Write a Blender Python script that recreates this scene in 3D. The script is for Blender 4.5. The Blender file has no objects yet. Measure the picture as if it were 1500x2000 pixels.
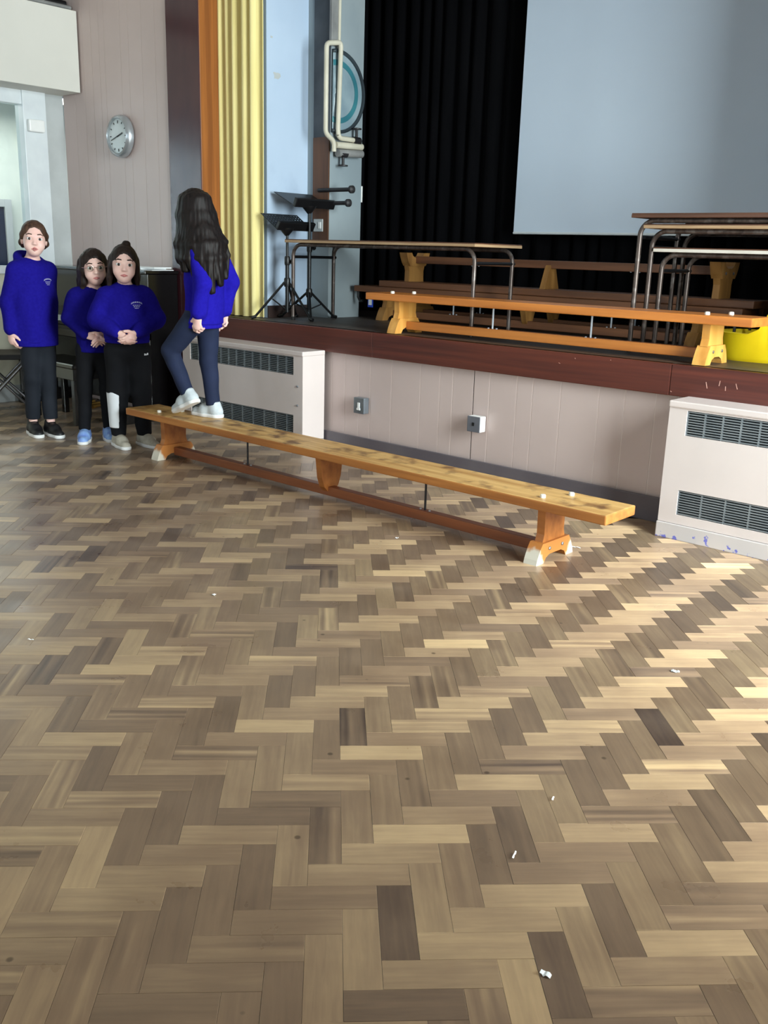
import bpy, bmesh, math, random
import numpy as np
from mathutils import Vector, Matrix
from mathutils.bvhtree import BVHTree

random.seed(7)
rng = np.random.default_rng(7)
S = bpy.context.scene
C = S.collection
PI = math.pi
CAM_H = 1.25

# ------------------------------------------------------------------ camera
RW = ((0.74219778, 0.19843009, -0.6401312), (0.6695632, -0.17855019, 0.720975), (0.02876759, -0.96371434, -0.26538104))
F_PX = 1845.0
cam_d = bpy.data.cameras.new('camera')
cam_d.sensor_fit = 'VERTICAL'
cam_d.sensor_height = 36.0
cam_d.lens = F_PX / 2000.0 * 36.0
cam_d.clip_start = 0.05
cam = bpy.data.objects.new('camera', cam_d)
C.objects.link(cam)
cam.matrix_world = Matrix(((RW[0][0], -RW[0][1], -RW[0][2], 0.0),
                           (RW[1][0], -RW[1][1], -RW[1][2], 0.0),
                           (RW[2][0], -RW[2][1], -RW[2][2], CAM_H), (0, 0, 0, 1)))
S.camera = cam

# ------------------------------------------------------------------ light and exposure
S.view_settings.view_transform = 'Standard'
S.view_settings.look = 'None'
S.view_settings.gamma = 1.0
S.view_settings.use_curve_mapping = False
S.view_settings.exposure = 0.55
world = bpy.data.worlds.new('world')
S.world = world
world.use_nodes = True
bg = world.node_tree.nodes['Background']
bg.inputs['Color'].default_value = (0.62, 0.78, 1.0, 1)
bg.inputs['Strength'].default_value = 1.2


def area(name, loc, rot, sx, sy, power, col):
    d = bpy.data.lights.new(name, 'AREA')
    d.shape = 'RECTANGLE'
    d.size = sx
    d.size_y = sy
    d.energy = power
    d.color = col
    o = bpy.data.objects.new(name, d)
    C.objects.link(o)
    o.location = loc
    o.rotation_euler = rot
    return o


# room shell numbers
XL, XR, YB, YF, ZC = -7.3, 1.3, -6.0, 4.27, 4.3
ZS = 0.78                      # stage floor height
WIN_Y = (-3.2, 3.05)   # window centres along the right wall; the rear one unseen, added as fill
WIN_W, WIN_Z0, WIN_Z1 = 2.0, 0.55, 3.3
FILL_WIN_X = (-5.6, -3.0, -0.4)       # centres of unseen back wall windows, added for frontal fill
FILL_WIN_W, FILL_WIN_Z0, FILL_WIN_Z1 = 2.0, 1.2, 3.2
for wy in WIN_Y:
    area('window_and_fill_light', (XR + 0.16, wy, (WIN_Z0 + WIN_Z1) / 2), (0, PI / 2, 0), WIN_Z1 - WIN_Z0, WIN_W, 480 if wy > 0 else 50, (0.95, 0.98, 1.0))  # strong front window; the weak rear one only adds fill
for wx in FILL_WIN_X:
    area('window_and_fill_light', (wx, YB - 0.16, (FILL_WIN_Z0 + FILL_WIN_Z1) / 2), (PI / 2, 0, 0), FILL_WIN_W, FILL_WIN_Z1 - FILL_WIN_Z0, 38, (0.94, 0.97, 1.0))  # frontal fill through added, unseen windows


# ------------------------------------------------------------------ helpers
def lin(c):
    r = []
    for v in c:
        v = v / 255.0
        r.append(v / 12.92 if v <= 0.04045 else ((v + 0.055) / 1.055) ** 2.4)
    return (r[0], r[1], r[2], 1.0)


class NT:
    def __init__(s, name):
        s.m = bpy.data.materials.new(name)
        s.m.use_nodes = True
        s.t = s.m.node_tree
        s.b = s.t.nodes['Principled BSDF']

    def n(s, typ, **kw):
        nd = s.t.nodes.new(typ)
        for k, v in kw.items():
            setattr(nd, k, v)
        return nd

    def l(s, a, b):
        s.t.links.new(a, b)


def mat(name, c1, c2=None, rough=0.5, metal=0.0, spec=0.5, scale=(6, 6, 6), detail=4.0, bump=0.0, bscale=None,
        lo=0.35, hi=0.65, coat=0.0, rvar=0.0, sheen=0.0, noise_scale=1.0, c3=None, s3=2.0, t3=(0.55, 0.62)):
    """colour between c1 and c2 by stretched noise; optional patches of c3; optional bump"""
    k = NT(name)
    b = k.b
    b.inputs['Roughness'].default_value = rough
    b.inputs['Metallic'].default_value = metal
    b.inputs['Specular IOR Level'].default_value = spec
    if coat:
        b.inputs['Coat Weight'].default_value = coat
        b.inputs['Coat Roughness'].default_value = 0.12
    if sheen:
        b.inputs['Sheen Weight'].default_value = sheen
    if c2 is None:
        c2 = c1
    tc = k.n('ShaderNodeTexCoord')
    mp = k.n('ShaderNodeMapping')
    mp.inputs['Scale'].default_value = scale
    k.l(tc.outputs['Object'], mp.inputs['Vector'])
    nz = k.n('ShaderNodeTexNoise')
    nz.inputs['Scale'].default_value = noise_scale
    nz.inputs['Detail'].default_value = detail
    k.l(mp.outputs[0], nz.inputs['Vector'])
    rp = k.n('ShaderNodeValToRGB')
    rp.color_ramp.elements[0].position = lo
    rp.color_ramp.elements[1].position = hi
    rp.color_ramp.elements[0].color = lin(c1)
    rp.color_ramp.elements[1].color = lin(c2)
    k.l(nz.outputs['Fac'], rp.inputs['Fac'])
    out = rp.outputs['Color']
    if c3 is not None:
        n3 = k.n('ShaderNodeTexNoise')
        n3.inputs['Scale'].default_value = s3
        n3.inputs['Detail'].default_value = 5.0
        k.l(tc.outputs['Object'], n3.inputs['Vector'])
        r3 = k.n('ShaderNodeValToRGB')
        r3.color_ramp.elements[0].position = t3[0]
        r3.color_ramp.elements[1].position = t3[1]
        k.l(n3.outputs['Fac'], r3.inputs['Fac'])
        mx = k.n('ShaderNodeMixRGB')
        k.l(r3.outputs['Color'], mx.inputs['Fac'])
        k.l(out, mx.inputs['Color1'])
        mx.inputs['Color2'].default_value = lin(c3)
        out = mx.outputs['Color']
    k.l(out, b.inputs['Base Color'])
    if rvar:
        mr = k.n('ShaderNodeMapRange')
        mr.inputs['To Min'].default_value = max(0.02, rough - rvar)
        mr.inputs['To Max'].default_value = rough + rvar
        k.l(nz.outputs['Fac'], mr.inputs['Value'])
        k.l(mr.outputs[0], b.inputs['Roughness'])
    if bump:
        bn = k.n('ShaderNodeBump')
        bn.inputs['Strength'].default_value = bump
        bn.inputs['Distance'].default_value = 0.004
        if bscale:
            n2 = k.n('ShaderNodeTexNoise')
            n2.inputs['Scale'].default_value = bscale
            n2.inputs['Detail'].default_value = 3.0
            k.l(tc.outputs['Object'], n2.inputs['Vector'])
            k.l(n2.outputs['Fac'], bn.inputs['Height'])
        else:
            k.l(nz.outputs['Fac'], bn.inputs['Height'])
        k.l(bn.outputs[0], b.inputs['Normal'])
    return k.m


def emit(name, c, s):
    k = NT(name)
    k.b.inputs['Base Color'].default_value = lin(c)
    k.b.inputs['Emission Color'].default_value = lin(c)
    k.b.inputs['Emission Strength'].default_value = s
    return k.m


def glass(name, tint=(0.93, 0.97, 0.96, 1)):
    k = NT(name)
    tr = k.n('ShaderNodeBsdfTransparent')
    tr.inputs['Color'].default_value = tint
    gl = k.n('ShaderNodeBsdfGlossy')
    gl.inputs['Roughness'].default_value = 0.02
    fr = k.n('ShaderNodeFresnel')
    fr.inputs['IOR'].default_value = 1.35
    mx = k.n('ShaderNodeMixShader')
    k.l(fr.outputs[0], mx.inputs[0])
    k.l(tr.outputs[0], mx.inputs[1])
    k.l(gl.outputs[0], mx.inputs[2])
    k.l(mx.outputs[0], k.t.nodes['Material Output'].inputs['Surface'])
    return k.m


class MB:
    """collects boxes, tubes and prisms; build() links them as one mesh object"""

    def __init__(s):
        s.v = []
        s.f = []

    def add(s, vs, fs):
        o = len(s.v)
        s.v += [tuple(p) for p in vs]
        s.f += [tuple(i + o for i in q) for q in fs]
        return s

    def box(s, x0, x1, y0, y1, z0, z1, bev=0.0, m=None):
        if bev <= 0:
            vs = [(x, y, z) for z in (z0, z1) for y in (y0, y1) for x in (x0, x1)]
            fs = [(0, 2, 3, 1), (4, 5, 7, 6), (0, 1, 5, 4), (2, 6, 7, 3), (0, 4, 6, 2), (1, 3, 7, 5)]
        else:
            bm = bmesh.new()
            bmesh.ops.create_cube(bm, size=1)
            for q in bm.verts:
                q.co = Vector(((x0 + x1) / 2 + q.co.x * (x1 - x0), (y0 + y1) / 2 + q.co.y * (y1 - y0), (z0 + z1) / 2 + q.co.z * (z1 - z0)))
            bmesh.ops.bevel(bm, geom=bm.edges[:], offset=bev, segments=2, profile=0.6, affect='EDGES')
            bm.verts.index_update()
            vs = [tuple(q.co) for q in bm.verts]
            fs = [tuple(q.index for q in f.verts) for f in bm.faces]
            bm.free()
        if m is not None:
            vs = [tuple(m @ Vector(p)) for p in vs]
        return s.add(vs, fs)

    def tube(s, path, r, n=10, closed=False):
        pts = [Vector(p) for p in path]
        rs = r if isinstance(r, (list, tuple)) else [r] * len(pts)
        N = len(pts)
        vs, fs = [], []
        prev = None
        for i, p in enumerate(pts):
            if closed:
                t = (pts[(i + 1) % N] - pts[i - 1]).normalized()
            else:
                t = (pts[min(i + 1, N - 1)] - pts[max(i - 1, 0)]).normalized()
            if prev is None:
                u = t.cross(Vector((0, 0, 1)))
                if u.length < 1e-3:
                    u = t.cross(Vector((0, 1, 0)))
                u.normalize()
            else:
                u = (prev - t * prev.dot(t)).normalized()
            prev = u
            w = t.cross(u)
            for j in range(n):
                a = 2 * PI * j / n
                vs.append(p + (u * math.cos(a) + w * math.sin(a)) * rs[i])
        M = N if closed else N - 1
        for i in range(M):
            for j in range(n):
                a, b2 = i * n + j, i * n + (j + 1) % n
                c, d = ((i + 1) % N) * n + (j + 1) % n, ((i + 1) % N) * n + j
                fs.append((a, b2, c, d))
        if not closed:
            fs.append(tuple(range(n - 1, -1, -1)))
            fs.append(tuple((N - 1) * n + j for j in range(n)))
        return s.add(vs, fs)

    def prism(s, prof, axis, a0, a1):
        """closed 2-D profile extruded along axis: x -> (y,z), y -> (x,z), z -> (x,y)"""
        n = len(prof)

        def P(u, v, a):
            return {'x': (a, u, v), 'y': (u, a, v), 'z': (u, v, a)}[axis]
        vs = [P(u, v, a0) for u, v in prof] + [P(u, v, a1) for u, v in prof]
        fs = [tuple(range(n)), tuple(range(2 * n - 1, n - 1, -1))]
        for i in range(n):
            j = (i + 1) % n
            fs.append((i, i + n, j + n, j))
        return s.add(vs, fs)

    def lathe(s, prof, c=(0, 0, 0), n=24, m=None):
        """profile of (r, z) turned about z"""
        vs, fs = [], []
        for r, z in prof:
            for j in range(n):
                a = 2 * PI * j / n
                p = Vector((r * math.cos(a), r * math.sin(a), z))
                if m is not None:
                    p = m @ p
                vs.append((p.x + c[0], p.y + c[1], p.z + c[2]))
        for i in range(len(prof) - 1):
            for j in range(n):
                fs.append((i * n + j, i * n + (j + 1) % n, (i + 1) * n + (j + 1) % n, (i + 1) * n + j))
        fs.append(tuple(range(n - 1, -1, -1)))
        fs.append(tuple((len(prof) - 1) * n + j for j in range(n)))
        return s.add(vs, fs)

    def mesh(s, name, smooth=False):
        me = bpy.data.meshes.new(name)
        me.from_pydata(s.v, [], s.f)
        bm = bmesh.new()
        bm.from_mesh(me)
        bmesh.ops.recalc_face_normals(bm, faces=bm.faces[:])
        bm.to_mesh(me)
        bm.free()
        if smooth:
            for p in me.polygons:
                p.use_smooth = True
            try:
                me.set_sharp_from_angle(angle=math.radians(40))
            except Exception:
                pass
        return me

    def build(s, name, m, parent=None, smooth=False, loc=None):
        return link(name, s.mesh(name, smooth), m, parent, loc)


def link(name, me, m=None, parent=None, loc=None):
    if m is not None and not me.materials:
        me.materials.append(m)
    o = bpy.data.objects.new(name, me)
    C.objects.link(o)
    if parent is not None:
        o.parent = parent
    if loc is not None:
        o.location = loc
    return o


def empty(name, loc=(0, 0, 0), rz=0.0):
    o = bpy.data.objects.new(name, None)
    o.empty_display_size = 0.1
    C.objects.link(o)
    o.location = loc
    o.rotation_euler = (0, 0, rz)
    return o


def tag(o, label=None, cat=None, group=None, kind=None):
    if label:
        o['label'] = label
    if cat:
        o['category'] = cat
    if group:
        o['group'] = group
    if kind:
        o['kind'] = kind
    return o


def struct(o, label=None):
    o['kind'] = 'structure'
    if label:
        o['label'] = label
    return o


def arc(c, u, v, r, a0, a1, n=6):
    c, u, v = Vector(c), Vector(u), Vector(v)
    return [c + u * (r * math.cos(a0 + (a1 - a0) * i / n)) + v * (r * math.sin(a0 + (a1 - a0) * i / n)) for i in range(n + 1)]


def proj(p):
    x, y, z = p[0], p[1], p[2] - CAM_H
    cx = RW[0][0] * x + RW[1][0] * y + RW[2][0] * z
    cy = RW[0][1] * x + RW[1][1] * y + RW[2][1] * z
    cz = RW[0][2] * x + RW[1][2] * y + RW[2][2] * z
    if cz < 0.05:
        return None
    return (cx / cz * F_PX + 750, cy / cz * F_PX + 1000)


# ------------------------------------------------------------------ materials
M = {}
M['wall_beige'] = mat('beige_wall_paint', (204, 185, 180), (193, 174, 169), rough=0.45, scale=(1.2, 1.2, 1.2), bump=0.03, bscale=90)
M['groove'] = mat('groove_light_lines', (232, 220, 214), (226, 214, 208), rough=0.6)  # paler than the boards: light caught in the grooves, painted in
M['wall_back'] = mat('cream_wall_paint', (188, 180, 170), (180, 172, 162), rough=0.6, scale=(0.8, 0.8, 0.8))
M['ceiling'] = mat('white_ceiling_paint', (186, 182, 176), (178, 174, 168), rough=0.8)
M['base_grey'] = mat('grey_skirting_gloss', (104, 98, 104), (92, 86, 94), rough=0.35, scale=(3, 3, 3))
M['fascia'] = mat('dark_mahogany_fascia', (96, 44, 32), (72, 31, 24), rough=0.38, scale=(1.2, 20, 40), detail=5, rvar=0.08, bump=0.05)
M['scratch'] = mat('pale_scratch', (196, 150, 136), (180, 134, 120), rough=0.7)
M['column'] = mat('purple_brown_gloss_paint', (74, 38, 42), (62, 31, 38), rough=0.22, scale=(5, 5, 2), rvar=0.05, bump=0.03, bscale=14)
M['jamb_wood'] = mat('orange_varnished_jamb', (158, 96, 44), (128, 74, 32), rough=0.4, scale=(30, 30, 1.2), detail=5)
M['heater'] = mat('heater_enamel', (216, 203, 199), (208, 196, 192), rough=0.35, scale=(2, 2, 2))
M['grille'] = mat('grey_grille_metal', (140, 146, 150), (118, 126, 132), rough=0.4, metal=0.3)
M['grille_dark'] = mat('grille_void', (26, 34, 42), (20, 26, 34), rough=0.7)
M['blue_wall'] = mat('pale_blue_stage_paint', (180, 197, 217), (170, 188, 210), rough=0.6, scale=(1.5, 1.5, 1.5), c3=(150, 166, 190), s3=1.3, t3=(0.58, 0.72))
M['grey_wall'] = mat('grey_stage_paint', (150, 160, 164), (132, 144, 150), rough=0.6, scale=(2, 2, 1.5))
M['wood_brown'] = mat('brown_board', (98, 62, 36), (78, 48, 28), rough=0.5, scale=(25, 25, 1.5), detail=5)
M['dark_panel'] = mat('dark_grey_panel', (70, 74, 80), (54, 58, 64), rough=0.6)
M['skirt_dark'] = mat('dark_stage_skirting', (50, 34, 30), (38, 26, 24), rough=0.5)
M['stage_floor'] = mat('worn_stage_boards', (78, 68, 60), (60, 50, 44), rough=0.5, scale=(1.2, 14, 8), detail=5)
M['black_drape'] = mat('black_drape_cloth', (9, 9, 12), (5, 5, 7), rough=0.95, spec=0.1, scale=(12, 12, 2))
M['yellow_drape'] = mat('cream_yellow_drape', (238, 224, 160), (222, 206, 138), rough=0.85, spec=0.15, scale=(30, 30, 1.2), sheen=0.2)
M['screen'] = mat('projection_screen_cloth', (212, 226, 242), (206, 220, 237), rough=0.7, scale=(1, 1, 1))
M['black_plastic'] = mat('black_plastic', (14, 14, 16), (9, 9, 11), rough=0.4)
M['black_metal'] = mat('black_stand_metal', (16, 17, 20), (11, 12, 14), rough=0.38, metal=0.2)
M['steel'] = mat('bare_steel', (178, 184, 190), (150, 156, 164), rough=0.3, metal=0.9)
M['rod_zinc'] = mat('zinc_rod', (212, 218, 224), (190, 198, 206), rough=0.35, metal=0.6)
M['tube_brown'] = mat('worn_brown_tube', (96, 84, 78), (66, 56, 52), rough=0.34, metal=0.55, scale=(40, 40, 9), c3=(112, 104, 100), s3=18, t3=(0.56, 0.64))
M['tabletop'] = mat('brown_laminate', (92, 58, 40), (74, 46, 32), rough=0.35, scale=(2, 24, 20))
M['tableedge'] = mat('pale_ply_edge', (176, 146, 112), (150, 120, 88), rough=0.55, scale=(4, 4, 90))
M['tableedge_white'] = mat('white_table_edge', (206, 200, 190), (190, 182, 170), rough=0.5)
M['white_rubber'] = mat('white_rubber', (235, 230, 220), (222, 216, 204), rough=0.5)
M['white_metal'] = mat('white_gloss_paint', (222, 228, 230), (212, 218, 222), rough=0.35)
M['grey_frame'] = mat('grey_white_frame', (186, 190, 190), (176, 180, 180), rough=0.45)
M['beam'] = mat('offwhite_beam_paint', (212, 210, 202), (204, 202, 194), rough=0.6, scale=(1, 1, 1))
M['mint'] = mat('pale_mint_corridor_paint', (212, 218, 208), (204, 211, 202), rough=0.6)
M['navy'] = mat('navy_door_paint', (22, 34, 62), (18, 28, 52), rough=0.4)
M['cream_low'] = mat('cream_lower_wall', (206, 204, 184), (198, 196, 176), rough=0.5)
M['piano'] = mat('black_piano_lacquer', (12, 11, 12), (8, 7, 8), rough=0.2, coat=0.4)
M['brass'] = mat('brass', (190, 150, 80), (160, 120, 60), rough=0.3, metal=0.9)
M['ivory'] = mat('ivory_keys', (226, 222, 206), (216, 210, 194), rough=0.3)
M['paper'] = mat('white_paper', (236, 238, 238), (224, 228, 230), rough=0.8)
M['yellow_plastic'] = mat('yellow_plastic', (232, 204, 26), (222, 190, 20), rough=0.35)
M['pipe_cream'] = mat('cream_painted_pipe', (206, 200, 182), (190, 184, 166), rough=0.5)
M['pipe_grey'] = mat('grey_painted_pipe', (140, 140, 138), (116, 116, 116), rough=0.55)
M['valve'] = mat('dark_valve_iron', (52, 50, 52), (38, 36, 38), rough=0.5, metal=0.4)
M['disc_grey'] = mat('grey_disc_face', (142, 160, 168), (122, 142, 152), rough=0.35)
M['disc_teal'] = mat('teal_disc_band', (58, 122, 132), (46, 104, 116), rough=0.4)
M['disc_rim'] = mat('dark_disc_rim', (46, 56, 62), (38, 46, 52), rough=0.4)
M['clock_case'] = mat('silver_clock_case', (190, 196, 200), (172, 178, 184), rough=0.25, metal=0.7)
M['clock_face'] = mat('white_clock_face', (214, 220, 220), (206, 212, 212), rough=0.3)
M['clock_hand'] = mat('clock_black', (24, 24, 28), (20, 20, 24), rough=0.5)
M['socket_metal'] = mat('metal_clad_socket', (150, 158, 166), (126, 134, 142), rough=0.3, metal=0.7)
M['socket_grey'] = mat('grey_socket_plate', (104, 106, 114), (94, 96, 104), rough=0.4)
M['white_plastic'] = mat('white_plastic', (240, 240, 238), (232, 232, 230), rough=0.4)
M['stool_seat'] = mat('dark_stool_pad', (74, 66, 56), (58, 52, 46), rough=0.6)
M['chrome_dull'] = mat('dull_chrome', (150, 150, 152), (124, 124, 128), rough=0.3, metal=0.8)
M['blue_tag'] = mat('blue_plastic', (40, 80, 200), (30, 62, 170), rough=0.4)
M['glass'] = glass('window_glass')
# bench timbers
M['bench_top'] = mat('worn_bench_plank', (210, 170, 106), (176, 130, 72), rough=0.42, scale=(1.6, 26, 26), detail=6, rvar=0.1, c3=(112, 76, 42), s3=9, t3=(0.52, 0.68), bump=0.05)
M['bench_side'] = mat('orange_bench_timber', (182, 114, 54), (148, 86, 38), rough=0.4, scale=(3, 22, 14), detail=5, rvar=0.08)
M['bench_edge'] = mat('orange_bench_edge', (190, 124, 60), (156, 94, 42), rough=0.42, scale=(1.6, 26, 26), detail=6, c3=(96, 58, 30), s3=9, t3=(0.66, 0.74))
M['bench_rail'] = mat('red_brown_bench_rail', (142, 80, 44), (112, 60, 34), rough=0.42, scale=(1.5, 22, 22), detail=5)
M['bench_gold'] = mat('golden_bench_timber', (206, 128, 58), (178, 104, 44), rough=0.38, scale=(1.6, 24, 24), detail=5)
M['bench_gold_v'] = mat('golden_bench_leg', (224, 166, 86), (200, 138, 62), rough=0.38, scale=(20, 20, 2.2), detail=5)
M['bench_brown'] = mat('brown_bench_timber', (124, 80, 52), (96, 60, 38), rough=0.45, scale=(1.6, 24, 24), detail=5)
M['bench_brown_v'] = mat('tan_bench_leg', (166, 120, 64), (138, 96, 48), rough=0.45, scale=(20, 20, 2.2), detail=5)


def foot_mat(name, c1, c2, worn):
    """varnished foot whose outer tips are rubbed down to pale paint"""
    k = NT(name)
    k.b.inputs['Roughness'].default_value = 0.45
    tc = k.n('ShaderNodeTexCoord')
    sp = k.n('ShaderNodeSeparateXYZ')
    k.l(tc.outputs['Object'], sp.inputs[0])
    nz = k.n('ShaderNodeTexNoise')
    nz.inputs['Scale'].default_value = 28
    k.l(tc.outputs['Object'], nz.inputs['Vector'])
    ay = k.n('ShaderNodeMath', operation='ABSOLUTE')
    k.l(sp.outputs['Y'], ay.inputs[0])
    m1 = k.n('ShaderNodeMath', operation='MULTIPLY_ADD')
    k.l(nz.outputs['Fac'], m1.inputs[0])
    m1.inputs[1].default_value = 0.05
    k.l(ay.outputs[0], m1.inputs[2])
    m2 = k.n('ShaderNodeMath', operation='MULTIPLY_ADD')
    k.l(sp.outputs['Z'], m2.inputs[0])
    m2.inputs[1].default_value = -0.55
    k.l(m1.outputs[0], m2.inputs[2])
    rp = k.n('ShaderNodeValToRGB')
    rp.color_ramp.elements[0].position = 0.105
    rp.color_ramp.elements[1].position = 0.125
    rp.color_ramp.elements[0].color = lin(c1)
    rp.color_ramp.elements[1].color = lin(worn)
    k.l(m2.outputs[0], rp.inputs['Fac'])
    k.l(rp.outputs[0], k.b.inputs['Base Color'])
    return k.m


M['bench_foot'] = foot_mat('bench_foot_worn', (186, 118, 56), (160, 96, 44), (214, 206, 190))


def parquet_mat(name, single):
    k = NT(name)
    b = k.b
    if single:
        src = k.n('ShaderNodeObjectInfo').outputs['Color']
    else:
        at = k.n('ShaderNodeAttribute')
        at.attribute_name = 'tone'
        src = at.outputs['Color']
    sp = k.n('ShaderNodeSeparateColor')
    k.l(src, sp.inputs[0])
    uv = k.n('ShaderNodeUVMap')
    uv.uv_map = 'uv'
    cmb = k.n('ShaderNodeCombineXYZ')
    sc = k.n('ShaderNodeMath', operation='MULTIPLY')
    k.l(sp.outputs[1], sc.inputs[0])
    sc.inputs[1].default_value = 37.0
    k.l(sc.outputs[0], cmb.inputs[2])
    ad = k.n('ShaderNodeVectorMath', operation='ADD')
    mp = k.n('ShaderNodeMapping')
    mp.inputs['Scale'].default_value = (7, 85, 1)
    k.l(uv.outputs[0], mp.inputs['Vector'])
    k.l(mp.outputs[0], ad.inputs[0])
    k.l(cmb.outputs[0], ad.inputs[1])
    nz = k.n('ShaderNodeTexNoise')
    nz.inputs['Scale'].default_value = 1.0
    nz.inputs['Detail'].default_value = 4.0
    nz.inputs['Distortion'].default_value = 0.5
    k.l(ad.outputs[0], nz.inputs['Vector'])
    # broad ribbon figure of some blocks
    mp2 = k.n('ShaderNodeMapping')
    mp2.inputs['Scale'].default_value = (2.0, 42, 1)
    k.l(uv.outputs[0], mp2.inputs['Vector'])
    ad2 = k.n('ShaderNodeVectorMath', operation='ADD')
    k.l(mp2.outputs[0], ad2.inputs[0])
    k.l(cmb.outputs[0], ad2.inputs[1])
    nz2 = k.n('ShaderNodeTexNoise')
    nz2.inputs['Scale'].default_value = 1.0
    nz2.inputs['Detail'].default_value = 1.0
    k.l(ad2.outputs[0], nz2.inputs['Vector'])
    # tone + grain
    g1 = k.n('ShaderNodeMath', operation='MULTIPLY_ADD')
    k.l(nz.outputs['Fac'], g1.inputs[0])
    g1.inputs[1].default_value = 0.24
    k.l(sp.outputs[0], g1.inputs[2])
    s2 = k.n('ShaderNodeMath', operation='SUBTRACT')
    k.l(nz2.outputs['Fac'], s2.inputs[0])
    s2.inputs[1].default_value = 0.5
    g2 = k.n('ShaderNodeMath', operation='MULTIPLY')
    k.l(s2.outputs[0], g2.inputs[0])
    k.l(sp.outputs[2], g2.inputs[1])
    g3 = k.n('ShaderNodeMath', operation='ADD')
    k.l(g1.outputs[0], g3.inputs[0])
    k.l(g2.outputs[0], g3.inputs[1])
    # scuffs over the whole floor
    geo = k.n('ShaderNodeNewGeometry')
    n3 = k.n('ShaderNodeTexNoise')
    n3.inputs['Scale'].default_value = 5.5
    n3.inputs['Detail'].default_value = 6.0
    k.l(geo.outputs['Position'], n3.inputs['Vector'])
    s3 = k.n('ShaderNodeMath', operation='MULTIPLY_ADD')
    k.l(n3.outputs['Fac'], s3.inputs[0])
    s3.inputs[1].default_value = 0.30
    s3.inputs[2].default_value = -0.27
    g4 = k.n('ShaderNodeMath', operation='ADD')
    k.l(g3.outputs[0], g4.inputs[0])
    k.l(s3.outputs[0], g4.inputs[1])
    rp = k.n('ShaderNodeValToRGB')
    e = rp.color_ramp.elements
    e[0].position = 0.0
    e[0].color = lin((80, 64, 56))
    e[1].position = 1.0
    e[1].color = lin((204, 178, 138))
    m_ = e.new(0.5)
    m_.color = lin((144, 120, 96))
    k.l(g4.outputs[0], rp.inputs['Fac'])
    # small dark spots
    vo = k.n('ShaderNodeTexVoronoi')
    vo.inputs['Scale'].default_value = 7.0
    k.l(geo.outputs['Position'], vo.inputs['Vector'])
    vr = k.n('ShaderNodeValToRGB')
    vr.color_ramp.elements[0].position = 0.035
    vr.color_ramp.elements[1].position = 0.06
    vr.color_ramp.elements[0].color = (0.25, 0.22, 0.2, 1)
    vr.color_ramp.elements[1].color = (1, 1, 1, 1)
    k.l(vo.outputs['Distance'], vr.inputs['Fac'])
    mx = k.n('ShaderNodeMixRGB', blend_type='MULTIPLY')
    mx.inputs['Fac'].default_value = 0.7
    k.l(rp.outputs[0], mx.inputs['Color1'])
    k.l(vr.outputs[0], mx.inputs['Color2'])
    k.l(mx.outputs[0], b.inputs['Base Color'])
    mr = k.n('ShaderNodeMapRange')
    mr.inputs['From Min'].default_value = 0.3
    mr.inputs['From Max'].default_value = 0.7
    mr.inputs['To Min'].default_value = 0.26
    mr.inputs['To Max'].default_value = 0.44
    k.l(n3.outputs['Fac'], mr.inputs['Value'])
    k.l(mr.outputs[0], b.inputs['Roughness'])
    b.inputs['Specular IOR Level'].default_value = 0.5
    tg_ = k.n('ShaderNodeTangent', direction_type='UV_MAP', uv_map='uv')
    gl = k.n('ShaderNodeBsdfAnisotropic')
    gl.distribution = 'MULTI_GGX'
    gl.inputs['Roughness'].default_value = 0.74
    gl.inputs['Anisotropy'].default_value = 0.45
    k.l(tg_.outputs[0], gl.inputs['Tangent'])
    gc = k.n('ShaderNodeMixRGB', blend_type='ADD')
    gc.inputs['Fac'].default_value = 0.5
    k.l(mx.outputs[0], gc.inputs['Color1'])
    k.l(mx.outputs[0], gc.inputs['Color2'])
    k.l(gc.outputs[0], gl.inputs['Color'])
    ms = k.n('ShaderNodeMixShader')
    ms.inputs[0].default_value = 0.5
    k.l(b.outputs[0], ms.inputs[1])
    k.l(gl.outputs[0], ms.inputs[2])
    b.inputs['Specular IOR Level'].default_value = 0.0
    ct = k.n('ShaderNodeBsdfAnisotropic')          # varnish
    k.l(mr.outputs[0], ct.inputs['Roughness'])
    fr = k.n('ShaderNodeFresnel')
    fr.inputs['IOR'].default_value = 1.5
    mv = k.n('ShaderNodeMixShader')
    k.l(fr.outputs[0], mv.inputs[0])
    k.l(ms.outputs[0], mv.inputs[1])
    k.l(ct.outputs[0], mv.inputs[2])
    k.l(mv.outputs[0], k.t.nodes['Material Output'].inputs['Surface'])
    bn = k.n('ShaderNodeBump')
    bn.inputs['Strength'].default_value = 0.12
    bn.inputs['Distance'].default_value = 0.002
    k.l(nz.outputs['Fac'], bn.inputs['Height'])
    k.l(bn.outputs[0], b.inputs['Normal'])
    return k.m


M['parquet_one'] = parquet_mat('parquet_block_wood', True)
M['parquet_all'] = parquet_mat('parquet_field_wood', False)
M['bitumen'] = mat('dark_joint_filler', (52, 38, 28), (42, 30, 22), rough=0.8)

# ------------------------------------------------------------------ floor: herringbone blocks
floor = struct(MB().box(XL, XR, YB, YF + 0.05, -0.06, -0.006).build('floor', M['bitumen']), 'herringbone parquet floor of the hall')
BW = 0.0708                        # block width, three times as long
CU, CV = 0.17664, 1.51623 - BW          # corner of one block seen in the photo, in the turned u, v frame
SQ = math.sqrt(0.5)


def uv2xy(u, v):
    return (u - v) * SQ, (u + v) * SQ


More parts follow.
